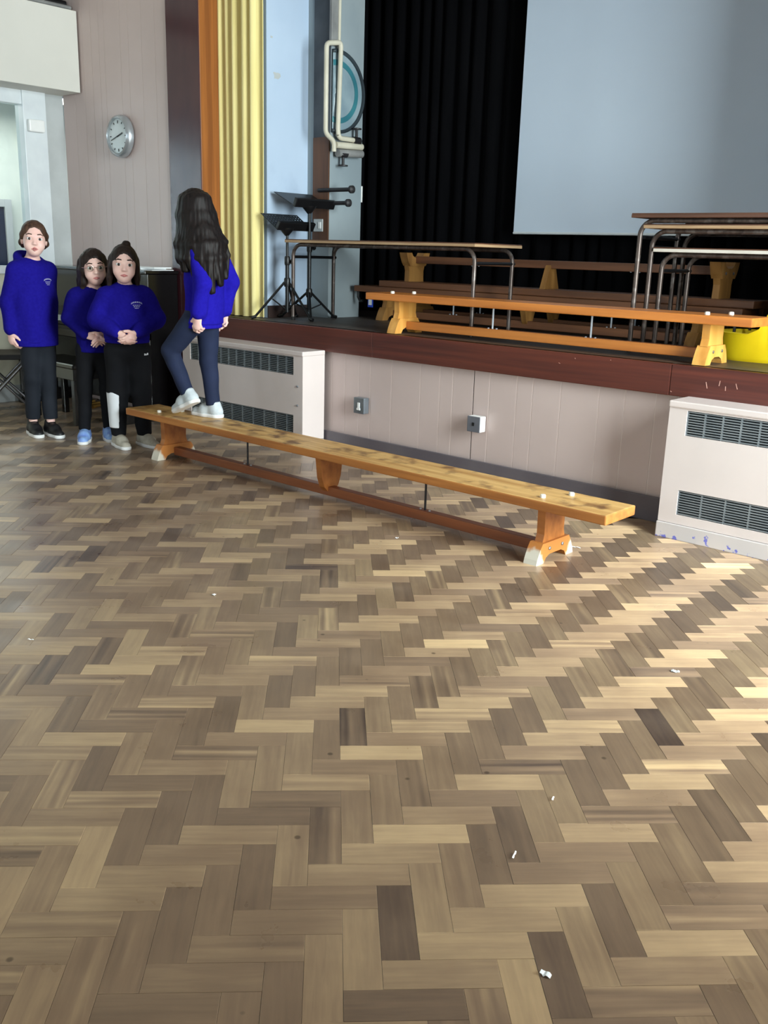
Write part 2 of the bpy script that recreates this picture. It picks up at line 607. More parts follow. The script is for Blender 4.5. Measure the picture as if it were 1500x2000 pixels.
blocks = []
for a in range(-260, 260):
    for b in range(-45, 46):
        i, j = a + 3 * b, a - 3 * b
        for hz in (True, False):
            if hz:
                u0, u1, v0, v1 = i, i + 3, j, j + 1
            else:
                u0, u1, v0, v1 = i + 3, i + 4, j - 2, j + 1
            uc, vc = CU + (u0 + u1) / 2 * BW, CV + (v0 + v1) / 2 * BW
            x, y = uv2xy(uc, vc)
            if XL - 0.02 < x < XR + 0.02 and YB < y < YF + 0.01:
                blocks.append((x, y, hz))
rb = random.Random(11)
data = []
for x, y, hz in blocks:
    base = 0.53 if hz else 0.47  # one direction lightened: grain sheen painted into the block tone
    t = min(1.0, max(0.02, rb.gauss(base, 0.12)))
    fig = rb.random()
    fig = 0.9 if fig > 0.86 else (0.35 if fig > 0.5 else 0.12)
    d = (x, y, hz, t, rb.random(), fig, rb.uniform(-0.0003, 0.0003))
    sc = 0.0
    p = proj((x, y, 0))
    if p and -60 < p[0] < 1560 and 0 < p[1] < 2060:
        sc = 1.0 / (x * x + y * y + CAM_H ** 2) ** 1.5
    data.append((sc, d))
data.sort(key=lambda q: -q[0])
G = 0.0003
L2, W2 = 1.5 * BW - G, 0.5 * BW - G
CH = 0.0004


def block_geo():
    vs = [(-L2, -W2, -0.02), (L2, -W2, -0.02), (L2, W2, -0.02), (-L2, W2, -0.02),
          (-L2, -W2, -CH), (L2, -W2, -CH), (L2, W2, -CH), (-L2, W2, -CH),
          (-L2 + CH, -W2 + CH, 0), (L2 - CH, -W2 + CH, 0), (L2 - CH, W2 - CH, 0), (-L2 + CH, W2 - CH, 0)]
    fs = []
    for q in (0, 4):
        for i in range(4):
            j = (i + 1) % 4
            fs.append((q + i, q + j, q + 4 + j, q + 4 + i))
    fs.append((8, 9, 10, 11))
    return vs, fs


bvs, bfs = block_geo()
bme = bpy.data.meshes.new('parquet_block')
bme.from_pydata(bvs, [], bfs)
uvl = bme.uv_layers.new(name='uv')
for lp in bme.loops:
    co = bme.vertices[lp.vertex_index].co
    uvl.data[lp.index].uv = (co.x, co.y)
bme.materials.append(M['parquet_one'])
for sc, (x, y, hz, t, sd, fig, dz) in data[:300]:
    o = bpy.data.objects.new('parquet_block', bme)
    o.location = (x, y, dz)
    o.rotation_euler = (0, 0, PI / 4 if hz else -PI / 4)
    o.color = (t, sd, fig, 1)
    o.parent = floor
    C.objects.link(o)
rest = [d for sc, d in data[300:]]
nb = len(rest)
V0 = np.array(bvs)
F0 = np.array(bfs)
X = np.array([[d[0], d[1], d[6]] for d in rest])
ang = np.array([PI / 4 if d[2] else -PI / 4 for d in rest])
ca, sa = np.cos(ang)[:, None], np.sin(ang)[:, None]
vx = V0[None, :, 0] * ca - V0[None, :, 1] * sa + X[:, 0:1]
vy = V0[None, :, 0] * sa + V0[None, :, 1] * ca + X[:, 1:2]
vz = V0[None, :, 2] + X[:, 2:3]
vx = np.clip(vx, XL, XR)
vy = np.clip(vy, YB, YF + 0.04)
verts = np.stack([vx, vy, vz], -1).reshape(-1, 3)
faces = (F0[None] + (np.arange(nb) * 12)[:, None, None]).reshape(-1, 4)
fme = bpy.data.meshes.new('parquet_field')
fme.from_pydata(verts.tolist(), [], faces.tolist())
uvl = fme.uv_layers.new(name='uv')
luv = np.tile(V0[F0.reshape(-1)][:, :2], (nb, 1))
uvl.data.foreach_set('uv', luv.astype(np.float32).reshape(-1))
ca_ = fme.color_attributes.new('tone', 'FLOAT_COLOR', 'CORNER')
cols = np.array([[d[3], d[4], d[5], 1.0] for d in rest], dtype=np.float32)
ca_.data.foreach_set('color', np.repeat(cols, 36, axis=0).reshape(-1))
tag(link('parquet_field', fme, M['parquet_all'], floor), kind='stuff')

# ------------------------------------------------------------------ hall shell
struct(MB().box(XL, XR + 0.3, YB - 0.3, YF + 2.4, ZC, ZC + 0.1).build('ceiling', M['ceiling']))

# right wall with window openings
wr = MB()
T = 0.22
ys = [YB - 0.3] + [q for wy in WIN_Y for q in (wy - WIN_W / 2, wy + WIN_W / 2)] + [YF + 2.4]
for i in range(0, len(ys), 2):
    wr.box(XR, XR + T, ys[i], ys[i + 1], -0.06, ZC)
for wy in WIN_Y:
    wr.box(XR, XR + T, wy - WIN_W / 2, wy + WIN_W / 2, -0.06, WIN_Z0)
    wr.box(XR, XR + T, wy - WIN_W / 2, wy + WIN_W / 2, WIN_Z1, ZC)
struct(wr.build('wall_right', M['wall_back']))
wb = MB()
xs = [XL - 0.2] + [q for wx in FILL_WIN_X for q in (wx - FILL_WIN_W / 2, wx + FILL_WIN_W / 2)] + [XR + T]
for i in range(0, len(xs), 2):
    wb.box(xs[i], xs[i + 1], YB - T, YB, -0.06, ZC)
for wx in FILL_WIN_X:
    wb.box(wx - FILL_WIN_W / 2, wx + FILL_WIN_W / 2, YB - T, YB, -0.06, FILL_WIN_Z0)
    wb.box(wx - FILL_WIN_W / 2, wx + FILL_WIN_W / 2, YB - T, YB, FILL_WIN_Z1, ZC)
struct(wb.build('wall_back', M['wall_back']))


def wall_window(n, horiz, c, w, z0, z1, at):
    """frame, glazing bars and panes in an opening"""
    root = struct(empty('window_%d' % n, (at, c, z0) if not horiz else (c, at, z0)))
    fr = MB()

    def bx(a0, a1, zz0, zz1, d=0.05):
        if horiz:
            fr.box(a0, a1, -d / 2, d / 2, zz0, zz1)
        else:
            fr.box(-d / 2, d / 2, a0, a1, zz0, zz1)
    H = z1 - z0
    bx(-w / 2, -w / 2 + 0.06, 0, H)
    bx(w / 2 - 0.06, w / 2, 0, H)
    bx(-w / 2, w / 2, 0, 0.06)
    bx(-w / 2, w / 2, H - 0.06, H)
    bx(-0.025, 0.025, 0, H, 0.045)
    bx(-w / 2, w / 2, H * 0.62, H * 0.62 + 0.045, 0.045)
    fr.build('window_frame', M['white_metal'], root)
    for a0, a1 in ((-w / 2 + 0.05, -0.02), (0.02, w / 2 - 0.05)):
        for q0, q1 in ((0.05, H * 0.62), (H * 0.62 + 0.04, H - 0.05)):
            g = MB()
            if horiz:
                g.box(a0, a1, -0.003, 0.003, q0, q1)
            else:
                g.box(-0.003, 0.003, a0, a1, q0, q1)
            g.build('pane', M['glass'], root)


wn = 2
for wy in WIN_Y:
    wall_window(wn, False, wy, WIN_W, WIN_Z0, WIN_Z1, XR + 0.08)
    wn += 1
for wx in FILL_WIN_X:
    wall_window(wn, True, wx, FILL_WIN_W, FILL_WIN_Z0, FILL_WIN_Z1, YB - 0.08)  # unseen window added to carry the fill light
    wn += 1

wall_window(wn, False, 1.95, 1.6, 0.75, 2.35, -9.15)

# stage front: backing wall with grooved boards, skirting and fascia
wf = struct(MB().box(-5.9, XR, YF + 0.012, YF + 0.09, -0.06, 0.64).build('wall_front', M['groove']), 'beige grooved panelling under the stage')
gx = [-5.9, -5.72, -5.5, -5.3, -5.12, -4.93, -4.72, -4.5, -4.28, -4.16, -4.04, -3.944, -3.77, -3.544, -3.398, -3.304, -3.155, -3.046, -2.866, -2.765, -2.592,
      -2.368, -2.224, -2.06, -1.95, -1.78, -1.6, -1.44, -1.2, -1.05, -0.9, -0.66, -0.5, -0.3, -0.08, 0.1, 0.34, 0.5, 0.72, 0.95, 1.1, XR]
for a, b in zip(gx[:-1], gx[1:]):
    jt = 0.003 if abs(b + 3.155) < 0.01 or abs(a + 3.155) < 0.01 else 0.0019
    MB().box(a + jt, b - jt, YF + 0.0098, YF + 0.0145, 0.0, 0.645, bev=0.001).build('board', M['wall_beige'], wf)
MB().box(-3.1565, -3.1535, YF + 0.0105, YF + 0.0125, 0.0, 0.64).build('joint', M['skirt_dark'], wf)
struct(MB().box(-5.9, XR, YF - 0.016, YF - 0.001, 0.0, 0.125, bev=0.003).build('baseboard_front', M['base_grey']), 'grey skirting under the stage')
fas = struct(empty('trim_1', (0, YF, 0.64)), 'dark brown stage edge fascia')
fx = [-5.56, -3.9, -1.98, 0.0, XR]
for a, b in zip(fx[:-1], fx[1:]):
    MB().box(a + 0.0006, b - 0.0006, -0.03, 0.03, -0.008, 0.14, bev=0.004).build('fascia_board', M['fascia'], fas)
for x_, z_, a_, l_ in ((-2.59, 0.085, 0.3, 0.010), (-2.50, 0.118, 0.8, 0.006), (-2.30, 0.128, 0.2, 0.005), (-1.80, 0.060, 1.3, 0.030), (-1.74, 0.075, 1.7, 0.024),
                       (-1.71, 0.055, 1.5, 0.020), (-1.66, 0.070, 1.2, 0.026), (-1.97, 0.012, 0.4, 0.008)):
    MB().box(-l_ / 2, l_ / 2, -0.0012, 0.0, -0.0014, 0.0014, m=Matrix.Translation((x_, -0.0299, z_)) @ Matrix.Rotation(a_, 4, 'Y')).build('scratch', M['scratch'], fas)
struct(MB().box(-6.6, XR, YF - 0.005, YF + 1.93, 0.70, ZS).build('stage_floor', M['stage_floor']), 'worn wooden stage floor')

# stage rear and sides (behind the drapes)
struct(MB().box(-6.6, XR, 6.2, 6.3, 0, ZC).build('wall_stage_back', M['dark_panel']))
bw = struct(MB().box(-5.3, -5.15, 4.5, 5.3, ZS, ZC).build('wall_stage_side', M['blue_wall']), 'pale blue side wall of the stage')
struct(MB().box(-5.15, -5.138, 4.5, 4.88, ZS, ZS + 0.082, bev=0.002).build('baseboard_stage', M['skirt_dark']), 'dark skirting on the stage side wall')
pil = struct(MB().box(-5.3, -4.93, 4.88, 5.2, ZS, ZC).build('wall_stage_pier', M['grey_wall']), 'grey pier on the stage side wall')
MB().box(-5.085, -4.928, 4.868, 4.879, 1.30, 2.0, bev=0.002).build('board', M['wood_brown'], pil)
MB().box(-5.085, -4.928, 4.872, 4.879, 2.0, ZC - 0.01).build('panel', M['dark_panel'], pil)  # dark sheet painting in the shade on the pier's front face
struct(MB().box(-6.7, -6.6, 4.4, 6.3, 0, ZC).build('wall_stage_wing', M['dark_panel']))
struct(MB().box(-5.6, XR, YF + 0.0, YF + 0.2, 2.98, ZC).build('wall_proscenium', M['wall_beige']))  # unseen lintel, lowered to shade the stage
struct(MB().box(-0.40, XR, YF + 0.0, YF + 0.12, ZS, 2.98).build('wall_shade_right', M['wall_beige']))  # unseen, added with column and curtain to keep window light off the screen
co2 = struct(empty('trim_4', (-0.58, 4.25, 0)), 'unseen right hand column added to shade the stage')
MB().box(-0.176, 0.185, 0.02, 0.14, ZS, 2.98, bev=0.004).build('column_face', M['column'], co2)
MB().box(-0.181, -0.150, 0.024, 0.19, ZS, 2.98, bev=0.003).build('jamb', M['jamb_wood'], co2)
# worn patch on the blue wall
pm = MB()
for cy, cz, r in ((4.588, 2.363, 0.036), (4.544, 2.592, 0.012)):
    prof = [(cy + r * (0.8 + 0.3 * math.sin(3 * a + 1)) * math.cos(a), cz + r * (0.8 + 0.3 * math.cos(2 * a)) * math.sin(a)) for a in [2 * PI * i / 14 for i in range(14)]]
    pm.prism(prof, 'x', -5.1502, -5.149)
pm.build('chipped_plaster', M['grey_frame'], bw)

# proscenium column and jamb
col = struct(empty('trim_2', (-5.72, 4.25, 0)), 'glossy purple brown proscenium column')
MB().box(-0.185, 0.176, 0.0, 0.12, 0, ZC, bev=0.004).build('column_face', M['column'], col)
MB().box(0.150, 0.181, 0.004, 0.17, 0, ZC, bev=0.003).build('jamb', M['jamb_wood'], col)

# clock wall with grooved boards
cw = struct(MB().box(XL, -5.9, 4.264, 4.4, -0.06, ZC).build('wall_left_front', M['groove']), 'beige grooved panel wall behind the piano')
cx = [XL, -7.12, -6.98, -6.86, -6.755, -6.684, -6.476, -6.375, -6.21, -6.05, -5.9]
for a, b in zip(cx[:-1], cx[1:]):
    MB().box(a + 0.0014, b - 0.0014, 4.2618, 4.268, 0, ZC, bev=0.001).build('board', M['wall_beige'], cw)

# left wall: lower wall, internal window, beam
wl = MB()
wl.box(XL - 0.12, XL, YB, 4.26, -0.06, 1.02)
wl.box(XL - 0.12, XL, YB, 4.26, 2.36, ZC)
wl.box(XL - 0.12, XL, YB, 1.2, 1.02, 2.36)
struct(wl.build('wall_left', M['cream_low']), 'cream left wall below the corridor window')
struct(MB().box(XL, XL + 0.018, YB, 4.25, 0, 0.13, bev=0.004).build('baseboard_left', M['grey_frame']), 'pale grey skirting on the left wall')
bm_ = struct(empty('trim_3', (XL, 0, 2.36)), 'off-white boxed beam above the corridor window')
MB().box(-0.002, 0.28, YB, 4.249, 0, 0.57, bev=0.004).build('beam_casing', M['beam'], bm_)
MB().box(-0.002, 0.30, YB, 4.249, 0.70, 1.3, bev=0.004).build('upper_casing', M['beam'], bm_)
MB().tube([(0.12, YB, 0.635), (0.12, 4.249, 0.635)], 0.028, 12).build('dark_pipe', M['black_metal'], bm_, True)
MB().tube([(0.20, YB, 0.60), (0.20, 4.249, 0.60)], 0.015, 10).build('thin_pipe', M['pipe_grey'], bm_, True)

w1 = struct(empty('window_1', (XL - 0.06, 2.6, 1.02)), 'white framed window to the corridor')
MB().box(-0.06, 0.055, 1.45, 1.66, 0.0, 1.35, bev=0.003).build('window_post', M['grey_frame'], w1)
MB().box(-0.05, 0.075, 1.31, 1.50, 0.0, 1.345, bev=0.004).build('window_post', M['white_metal'], w1)
MB().box(-0.055, 0.058, -1.4, 1.33, 1.24, 1.345, bev=0.003).build('window_head', M['white_metal'], w1)
MB().box(-0.08, 0.085, -1.4, 1.66, -0.02, 0.04, bev=0.004).build('window_sill', M['white_metal'], w1)
MB().box(-0.06, 0.06, -1.4, -1.32, 0.0, 1.34, bev=0.003).build('window_post', M['white_metal'], w1)
MB().box(-0.03, 0.03, -0.12, -0.04, 0.0, 1.34, bev=0.003).build('mullion', M['white_metal'], w1)
for a, b in ((-1.34, -0.10), (-0.06, 1.33)):
    MB().box(-0.003, 0.003, a, b, 0.03, 1.26).build('pane', M['glass'], w1)
MB().box(0.074, 0.12, 1.33, 1.46, 1.045, 1.135, bev=0.012).build('catch', M['white_plastic'], w1)

# corridor beyond the window
wc = MB().box(-9.2, -9.1, 2.75, 7.0, 0, 2.9)
wc.box(-9.2, -9.1, 1.0, 1.15, 0, 2.9)
wc.box(-9.2, -9.1, 1.15, 2.75, 0, 0.75)
wc.box(-9.2, -9.1, 1.15, 2.75, 2.35, 2.9)
struct(wc.build('wall_corridor', M['mint']), 'pale mint corridor wall beyond the window')
struct(MB().box(-9.1, XL - 0.12, 6.9, 7.0, 0, 2.9).build('wall_corridor_end', M['mint']))
struct(MB().box(-9.1, XL - 0.12, 0.9, 1.0, 0, 2.9).build('wall_corridor_near', M['mint']))
struct(MB().box(-9.2, XL - 0.12, 0.9, 7.0, -0.06, -0.001).build('floor_corridor', M['stage_floor']))
struct(MB().box(-9.2, XL - 0.12, 0.9, 7.0, 2.75, 2.85).build('ceiling_corridor', M['ceiling']))
d1 = struct(empty('door_1', (-9.1, 4.2, 0)), 'navy corridor door in a grey frame')
MB().box(0.002, 0.04, -0.44, 0.40, 0, 1.56, bev=0.003).build('door_leaf', M['navy'], d1)
MB().box(0.0, 0.06, 0.40, 0.47, 0, 1.63, bev=0.003).build('door_frame', M['grey_frame'], d1)
MB().box(0.0, 0.06, -0.51, -0.44, 0, 1.63, bev=0.003).build('door_frame', M['grey_frame'], d1)
MB().box(0.0, 0.06, -0.44, 0.40, 1.56, 1.63, bev=0.003).build('door_frame', M['grey_frame'], d1)
MB().tube([(0.05, 0.32, 0.95), (0.09, 0.32, 0.95), (0.09, 0.22, 0.95)], 0.011, 8).build('handle', M['steel'], d1, True)
tb = empty('strip_light', (-8.4, 4.2, 2.46))
tag(tb, 'grey strip light on the corridor ceiling beyond the window', 'light')
MB().box(-0.05, 0.05, -0.9, 0.75, 0.04, 0.29, bev=0.01).build('housing', M['grey_frame'], tb)
MB().box(-0.04, 0.04, -0.88, 0.73, 0.0, 0.045, bev=0.01).build('diffuser', emit('strip_light_glow', (240, 250, 245), 4.0), tb)
area('corridor_daylight', (-9.22, 1.95, 1.55), (0, -PI / 2, 0), 1.5, 1.5, 20, (0.84, 0.90, 1.0))
area('corridor_lamp_light', (-8.4, 4.1, 2.40), (0, 0, 0), 0.1, 1.6, 22, (1.0, 1.0, 1.0))
sb = empty('switch_box', (-9.1, 4.88, 2.06))
tag(sb, 'small white box on the mint corridor wall', 'switch box')
MB().box(0.0, 0.05, -0.06, 0.06, 0, 0.2, bev=0.008).build('casing', M['white_plastic'], sb)
MB().box(0.05, 0.056, -0.03, 0.03, 0.06, 0.14, bev=0.002).build('cover', M['grey_frame'], sb)


# ------------------------------------------------------------------ heaters
def kick_mat():
    k = NT('heater_kick_stained')
    k.b.inputs['Roughness'].default_value = 0.4
    tc = k.n('ShaderNodeTexCoord')
    sp = k.n('ShaderNodeSeparateXYZ')
    k.l(tc.outputs['Object'], sp.inputs[0])
    vo = k.n('ShaderNodeTexNoise')
    vo.inputs['Scale'].default_value = 34
    vo.inputs['Detail'].default_value = 3
    k.l(tc.outputs['Object'], vo.inputs['Vector'])
    mz = k.n('ShaderNodeMath', operation='MULTIPLY_ADD')
    k.l(sp.outputs['Z'], mz.inputs[0])
    mz.inputs[1].default_value = -2.2
    k.l(vo.outputs['Fac'], mz.inputs[2])
    rp = k.n('ShaderNodeValToRGB')
    rp.color_ramp.elements[0].position = 0.56
    rp.color_ramp.elements[1].position = 0.60
    rp.color_ramp.elements[0].color = lin((198, 190, 188))
    rp.color_ramp.elements[1].color = lin((110, 112, 190))
    k.l(mz.outputs[0], rp.inputs['Fac'])
    k.l(rp.outputs[0], k.b.inputs['Base Color'])
    return k.m


M['kick'] = kick_mat()


def heater(x0, label):
    w, d, Hh = 1.23, 0.19, 0.64
    r = empty('convector_heater', (x0, 4.05, 0))
    tag(r, label, 'heater', 'convector heaters under the stage')
    c = MB()                                   # casing with two grille openings
    gr = ((0.118, 0.235), (0.488, 0.602))
    gx0, gx1 = 0.085, w - 0.085
    c.box(0, gx0, 0, 0.02, 0.075, Hh - 0.03)
    c.box(gx1, w, 0, 0.02, 0.075, Hh - 0.03)
    c.box(gx0, gx1, 0, 0.02, 0.075, gr[0][0])
    c.box(gx0, gx1, 0, 0.02, gr[0][1], gr[1][0])
    c.box(gx0, gx1, 0, 0.02, gr[1][1], Hh - 0.03)
    c.box(0, 0.02, 0.02, d, 0.075, Hh - 0.03)
    c.box(w - 0.02, w, 0.02, d, 0.075, Hh - 0.03)
    c.build('casing', M['heater'], r)
    MB().box(-0.004, w + 0.004, -0.006, d, Hh - 0.03, Hh, bev=0.006).build('lid', M['heater'], r)
    MB().box(-0.003, w + 0.003, -0.008, d, 0.0, 0.073, bev=0.004).build('kickboard', M['kick'], r)
    MB().box(0.02, w - 0.02, 0.045, 0.06, 0.08, Hh - 0.04).build('inner_panel', M['grille_dark'], r)
    for i, (z0, z1) in enumerate(gr):
        g = MB()
        n = 10
        for q in range(n):
            zc = z0 + (q + 0.5) * (z1 - z0) / n
            g.box(gx0, gx1, 0.004, 0.016, zc - 0.0024, zc + 0.0024)
        xx = gx0
        while xx < gx1 - 0.02:
            g.box(xx - 0.002, xx + 0.004, 0.005, 0.017, z0, z1)
            xx += 0.082 if i else 0.11
        g.box(gx1 - 0.004, gx1, 0.005, 0.017, z0, z1)
        tag(g.build('grille', M['grille'], r), kind='stuff')
    for z in (0.30, 0.42):
        MB().lathe([(0.007, 0), (0.007, 0.004), (0.003, 0.006)], (w - 0.045, -0.001, z), 12, Matrix.Rotation(PI / 2, 3, 'X')).build('screw', M['steel'], r)
    return r


heater(-1.878, 'beige convector heater at the right with blue stains along its kickboard')
heater(-5.536, 'beige convector heater behind the girl walking on the bench')

# sockets on the stage front
def socket(x, z, w, h, d, pm_, sm, name, label, rocker):
    r = empty(name, (x, YF, z))
    tag(r, label, 'socket')
    MB().box(-w / 2, w / 2, -d, 0, 0, h, bev=0.006).build('back_box', sm, r)
    MB().box(-w / 2, w / 2, -d - 0.006, -d, 0, h, bev=0.003).build('plate', pm_, r)
    if rocker:
        MB().box(-0.014, 0.014, -d - 0.010, -d - 0.005, h * 0.22, h * 0.36, bev=0.001).build('socket_shutter', M['white_plastic'], r)
        MB().box(-0.008, 0.010, -d - 0.010, -d - 0.005, h * 0.36, h * 0.70, bev=0.001).build('rocker', M['white_plastic'], r)
    else:
        MB().box(-0.007, 0.007, -d - 0.010, -d - 0.005, h * 0.4, h * 0.62, bev=0.002).build('rocker', M['black_plastic'], r)


socket(-3.985, 0.280, 0.086, 0.098, 0.042, M['socket_metal'], M['socket_metal'], 'wall_socket', 'metal clad socket box with white switch on the beige panelling', True)
socket(-3.095, 0.295, 0.086, 0.088, 0.052, M['socket_grey'], M['white_plastic'], 'wall_socket', 'grey plated socket with white sides over the dark panel joint', False)

# wall clock
ck = empty('wall_clock', (-6.478, 4.25, 2.018))
tag(ck, 'round silver wall clock on the beige panelled wall', 'clock')
RX = Matrix.Rotation(PI / 2, 3, 'X')
MB().lathe([(0.150, 0), (0.150, 0.02), (0.142, 0.045), (0.128, 0.055), (0.122, 0.05), (0.122, 0.03)], (0, 0, 0), 40, RX).build('case', M['clock_case'], ck, True)
MB().lathe([(0.124, 0.030), (0.122, 0.034), (0.08, 0.0355), (0.002, 0.036)], (0, 0, 0), 40, RX).build('dial', M['clock_face'], ck)
for i in range(12):
    a = i * PI / 6
    m = Matrix.Rotation(a, 4, 'Y')
    MB().box(-0.003, 0.003, -0.0385, -0.036, 0.094 if i % 3 else 0.088, 0.108, m=m).build('hour_mark', M['clock_hand'], ck)
MB().box(-0.004, 0.004, -0.042, -0.039, -0.012, 0.062, m=Matrix.Rotation(math.radians(72), 4, 'Y')).build('hand', M['clock_hand'], ck)
MB().box(-0.003, 0.003, -0.044, -0.042, -0.015, 0.088, m=Matrix.Rotation(math.radians(252), 4, 'Y')).build('hand', M['clock_hand'], ck)


# ------------------------------------------------------------------ drapes and screen
def drape(name, x0, x1, y, z0, z1, n, amp, m, label, cat, seed, th=0.006, freq=0.12, flare=0.0):
    r = random.Random(seed)
    ph = []
    x = x0
    while x < x1:
        ph.append((x, r.uniform(0.7, 1.3)))
        x += freq * r.uniform(0.7, 1.35)
    xs_ = np.linspace(x0, x1, n)
    kx = np.array([p[0] for p in ph] + [x1 + freq])
    phase = np.interp(xs_, kx, np.arange(len(kx)) * 2 * PI)
    am = np.interp(xs_, kx, [p[1] for p in ph] + [1.0])
    zs_ = np.linspace(z0, z1, 14)
    vs, fs = [], []
    for side in (0, 1):
        for zi, z in enumerate(zs_):
            t = (z - z0) / (z1 - z0)
            a = amp * (1.0 - 0.35 * t)
            wob = 0.25 * np.sin(phase * 0.5 + 3 * t + seed)
            yy = y + a * am * np.sin(phase + wob * (1 - t)) + side * th
            xx = xs_ + flare * (1 - t) * (xs_ - x0) + 0.35 * a * np.cos(phase) * am
            for i in range(n):
                vs.append((float(xx[i]), float(yy[i]), float(z)))
    nz_ = len(zs_)
    for side in (0, 1):
        o = side * nz_ * n
        for a in range(nz_ - 1):
            for i in range(n - 1):
                fs.append((o + a * n + i, o + a * n + i + 1, o + (a + 1) * n + i + 1, o + (a + 1) * n + i))
    o = nz_ * n
    for i in range(n - 1):
        fs.append((i, i + 1, o + i + 1, o + i))
        b_ = (nz_ - 1) * n
        fs.append((b_ + i, b_ + i + 1, o + b_ + i + 1, o + b_ + i))
    for a in range(nz_ - 1):
        for e in (0, n - 1):
            fs.append((a * n + e, (a + 1) * n + e, o + (a + 1) * n + e, o + a * n + e))
    ob = MB().add(vs, fs).build(name, m, None, True)
    return tag(ob, label, cat)


drape('stage_curtain', -5.58, -5.10, 4.425, ZS + 0.005, 4.2, 260, 0.027, M['yellow_drape'], 'cream yellow stage curtain hanging beside the brown column', 'curtain', 4, freq=0.088)
drape('stage_curtain', -1.16, -0.68, 4.47, ZS + 0.005, 2.95, 220, 0.022, M['yellow_drape'], 'unseen cream yellow curtain added at the far right to shade the screen', 'curtain', 8, freq=0.062)  # added out of view to block light towards the screen
drape('backdrop_curtain', -6.4, 1.25, 5.86, ZS + 0.01, 4.2, 1000, 0.035, M['black_drape'], 'black pleated curtain across the back of the stage', 'curtain', 5, freq=0.13)
sr = empty('projection_screen', (-2.2, 5.72, 1.40))
tag(sr, 'large white projection screen hanging in front of the black curtain', 'screen')
MB().box(-1.745, 3.3, -0.002, 0.002, 0.012, 2.6).build('screen_cloth', M['screen'], sr)
MB().tube([(-1.745, 0, 0.004), (3.3, 0, 0.004)], 0.009, 10).build('bottom_bar', M['white_metal'], sr, True)

# ------------------------------------------------------------------ benches
def bench(name, loc, L, W, Hh, over, mats, label, rz=0.0, inverted=False, rods=0.65, midsup=True, studs=True, foot_w=0.29, rodm='rod_zinc', mside=None):
    """gym bench: plank, end supports on arched feet, centre support, rail, rods, rubber studs"""
    mt, ms, mr_, mf = mats
    r = empty(name, loc, rz)
    tag(r, label, 'bench')
    fl = (lambda z: Hh - z) if inverted else (lambda z: z)

    def fin(mb, nm, m, sm=False, par=None):
        if inverted:
            mb.v = [(x, y, Hh - z) for x, y, z in mb.v]
        return mb.build(nm, m, par or r, sm)
    T_ = 0.042
    # plank with eased nose ends
    prof = []
    e = 0.006
    bm = MB()
    bm.box(-L / 2, L / 2, -W / 2, W / 2, Hh - T_, Hh, bev=e)
    pk = fin(bm, 'plank', mt)
    if mside is not None:                      # worn upper face, varnish left on the edges
        pk.data.materials.append(mside)
        for p_ in pk.data.polygons:
            p_.material_index = 0 if p_.normal.z > 0.8 else 1
    sx = L / 2 - over
    for s in (-1, 1):
        ub = MB()
        w0, w1 = 0.088, 0.080
        ub.prism([(-w0, 0.085), (w0, 0.085), (w1 * 0.96, 0.12), (w1, Hh - T_), (-w1, Hh - T_), (-w1 * 0.96, 0.12)], 'x', s * sx - 0.019, s * sx + 0.019)
        up = fin(ub, 'support', ms)
        fw = foot_w / 2
        ft = [(-fw, 0.0), (-fw + 0.058, 0.0), (-fw + 0.072, 0.022), (-fw + 0.10, 0.034), (fw - 0.10, 0.034), (fw - 0.072, 0.022), (fw - 0.058, 0.0), (fw, 0.0),
              (fw - 0.006, 0.022), (fw - 0.024, 0.062), (fw - 0.042, 0.088), (-fw + 0.042, 0.088), (-fw + 0.024, 0.062), (-fw + 0.006, 0.022)]
        fb = MB().prism(ft, 'x', s * sx - 0.032, s * sx + 0.032)
        fin(fb, 'foot', mf)
        for yy in (-0.05, 0.05):
            fin(MB().lathe([(0.008, 0), (0.008, 0.004), (0.004, 0.006)], (s * sx + s * 0.032, yy, 0.06), 8, Matrix.Rotation(s * PI / 2, 3, 'Y')), 'bolt', M['steel'])
    fin(MB().box(-sx + 0.03, sx - 0.03, -0.024, 0.024, 0.022, 0.070, bev=0.004), 'rail', mr_)
    if midsup:
        if mside is None:
            ms_ = MB().prism([(-0.080, Hh - T_), (0.080, Hh - T_), (0.034, 0.066), (0.024, 0.05), (-0.024, 0.05), (-0.034, 0.066)], 'x', -0.019, 0.019)
        else:
            ms_ = MB().prism([(-0.082, Hh - T_), (0.082, Hh - T_), (0.068, 0.12), (0.05, 0.07), (0.026, 0.045), (-0.026, 0.045), (-0.05, 0.07), (-0.068, 0.12)], 'x', -0.019, 0.019)
        fin(ms_, 'support', ms)
    for q in (-rods, rods):
        fin(MB().tube([(q, 0, 0.066), (q, 0, Hh - T_ + 0.003)], 0.0055, 8), 'rod', M[rodm], True)
        for dx in (-0.028, 0.028):
            fin(MB().lathe([(0.006, 0.069), (0.006, 0.073), (0.003, 0.075)], (q + dx, 0, 0), 8), 'screw', M['rod_zinc'])
    if studs:
        for s in (-1, 1):
            for dx, yy in ((-0.032, -0.062), (0.032, 0.062)):
                fin(MB().lathe([(0.012, Hh - 0.002), (0.0125, Hh + 0.008), (0.011, Hh + 0.013), (0.006, Hh + 0.0145)], (s * (sx + 0.02) + dx, yy, 0), 14), 'stud', M['white_rubber'], True)
    return r


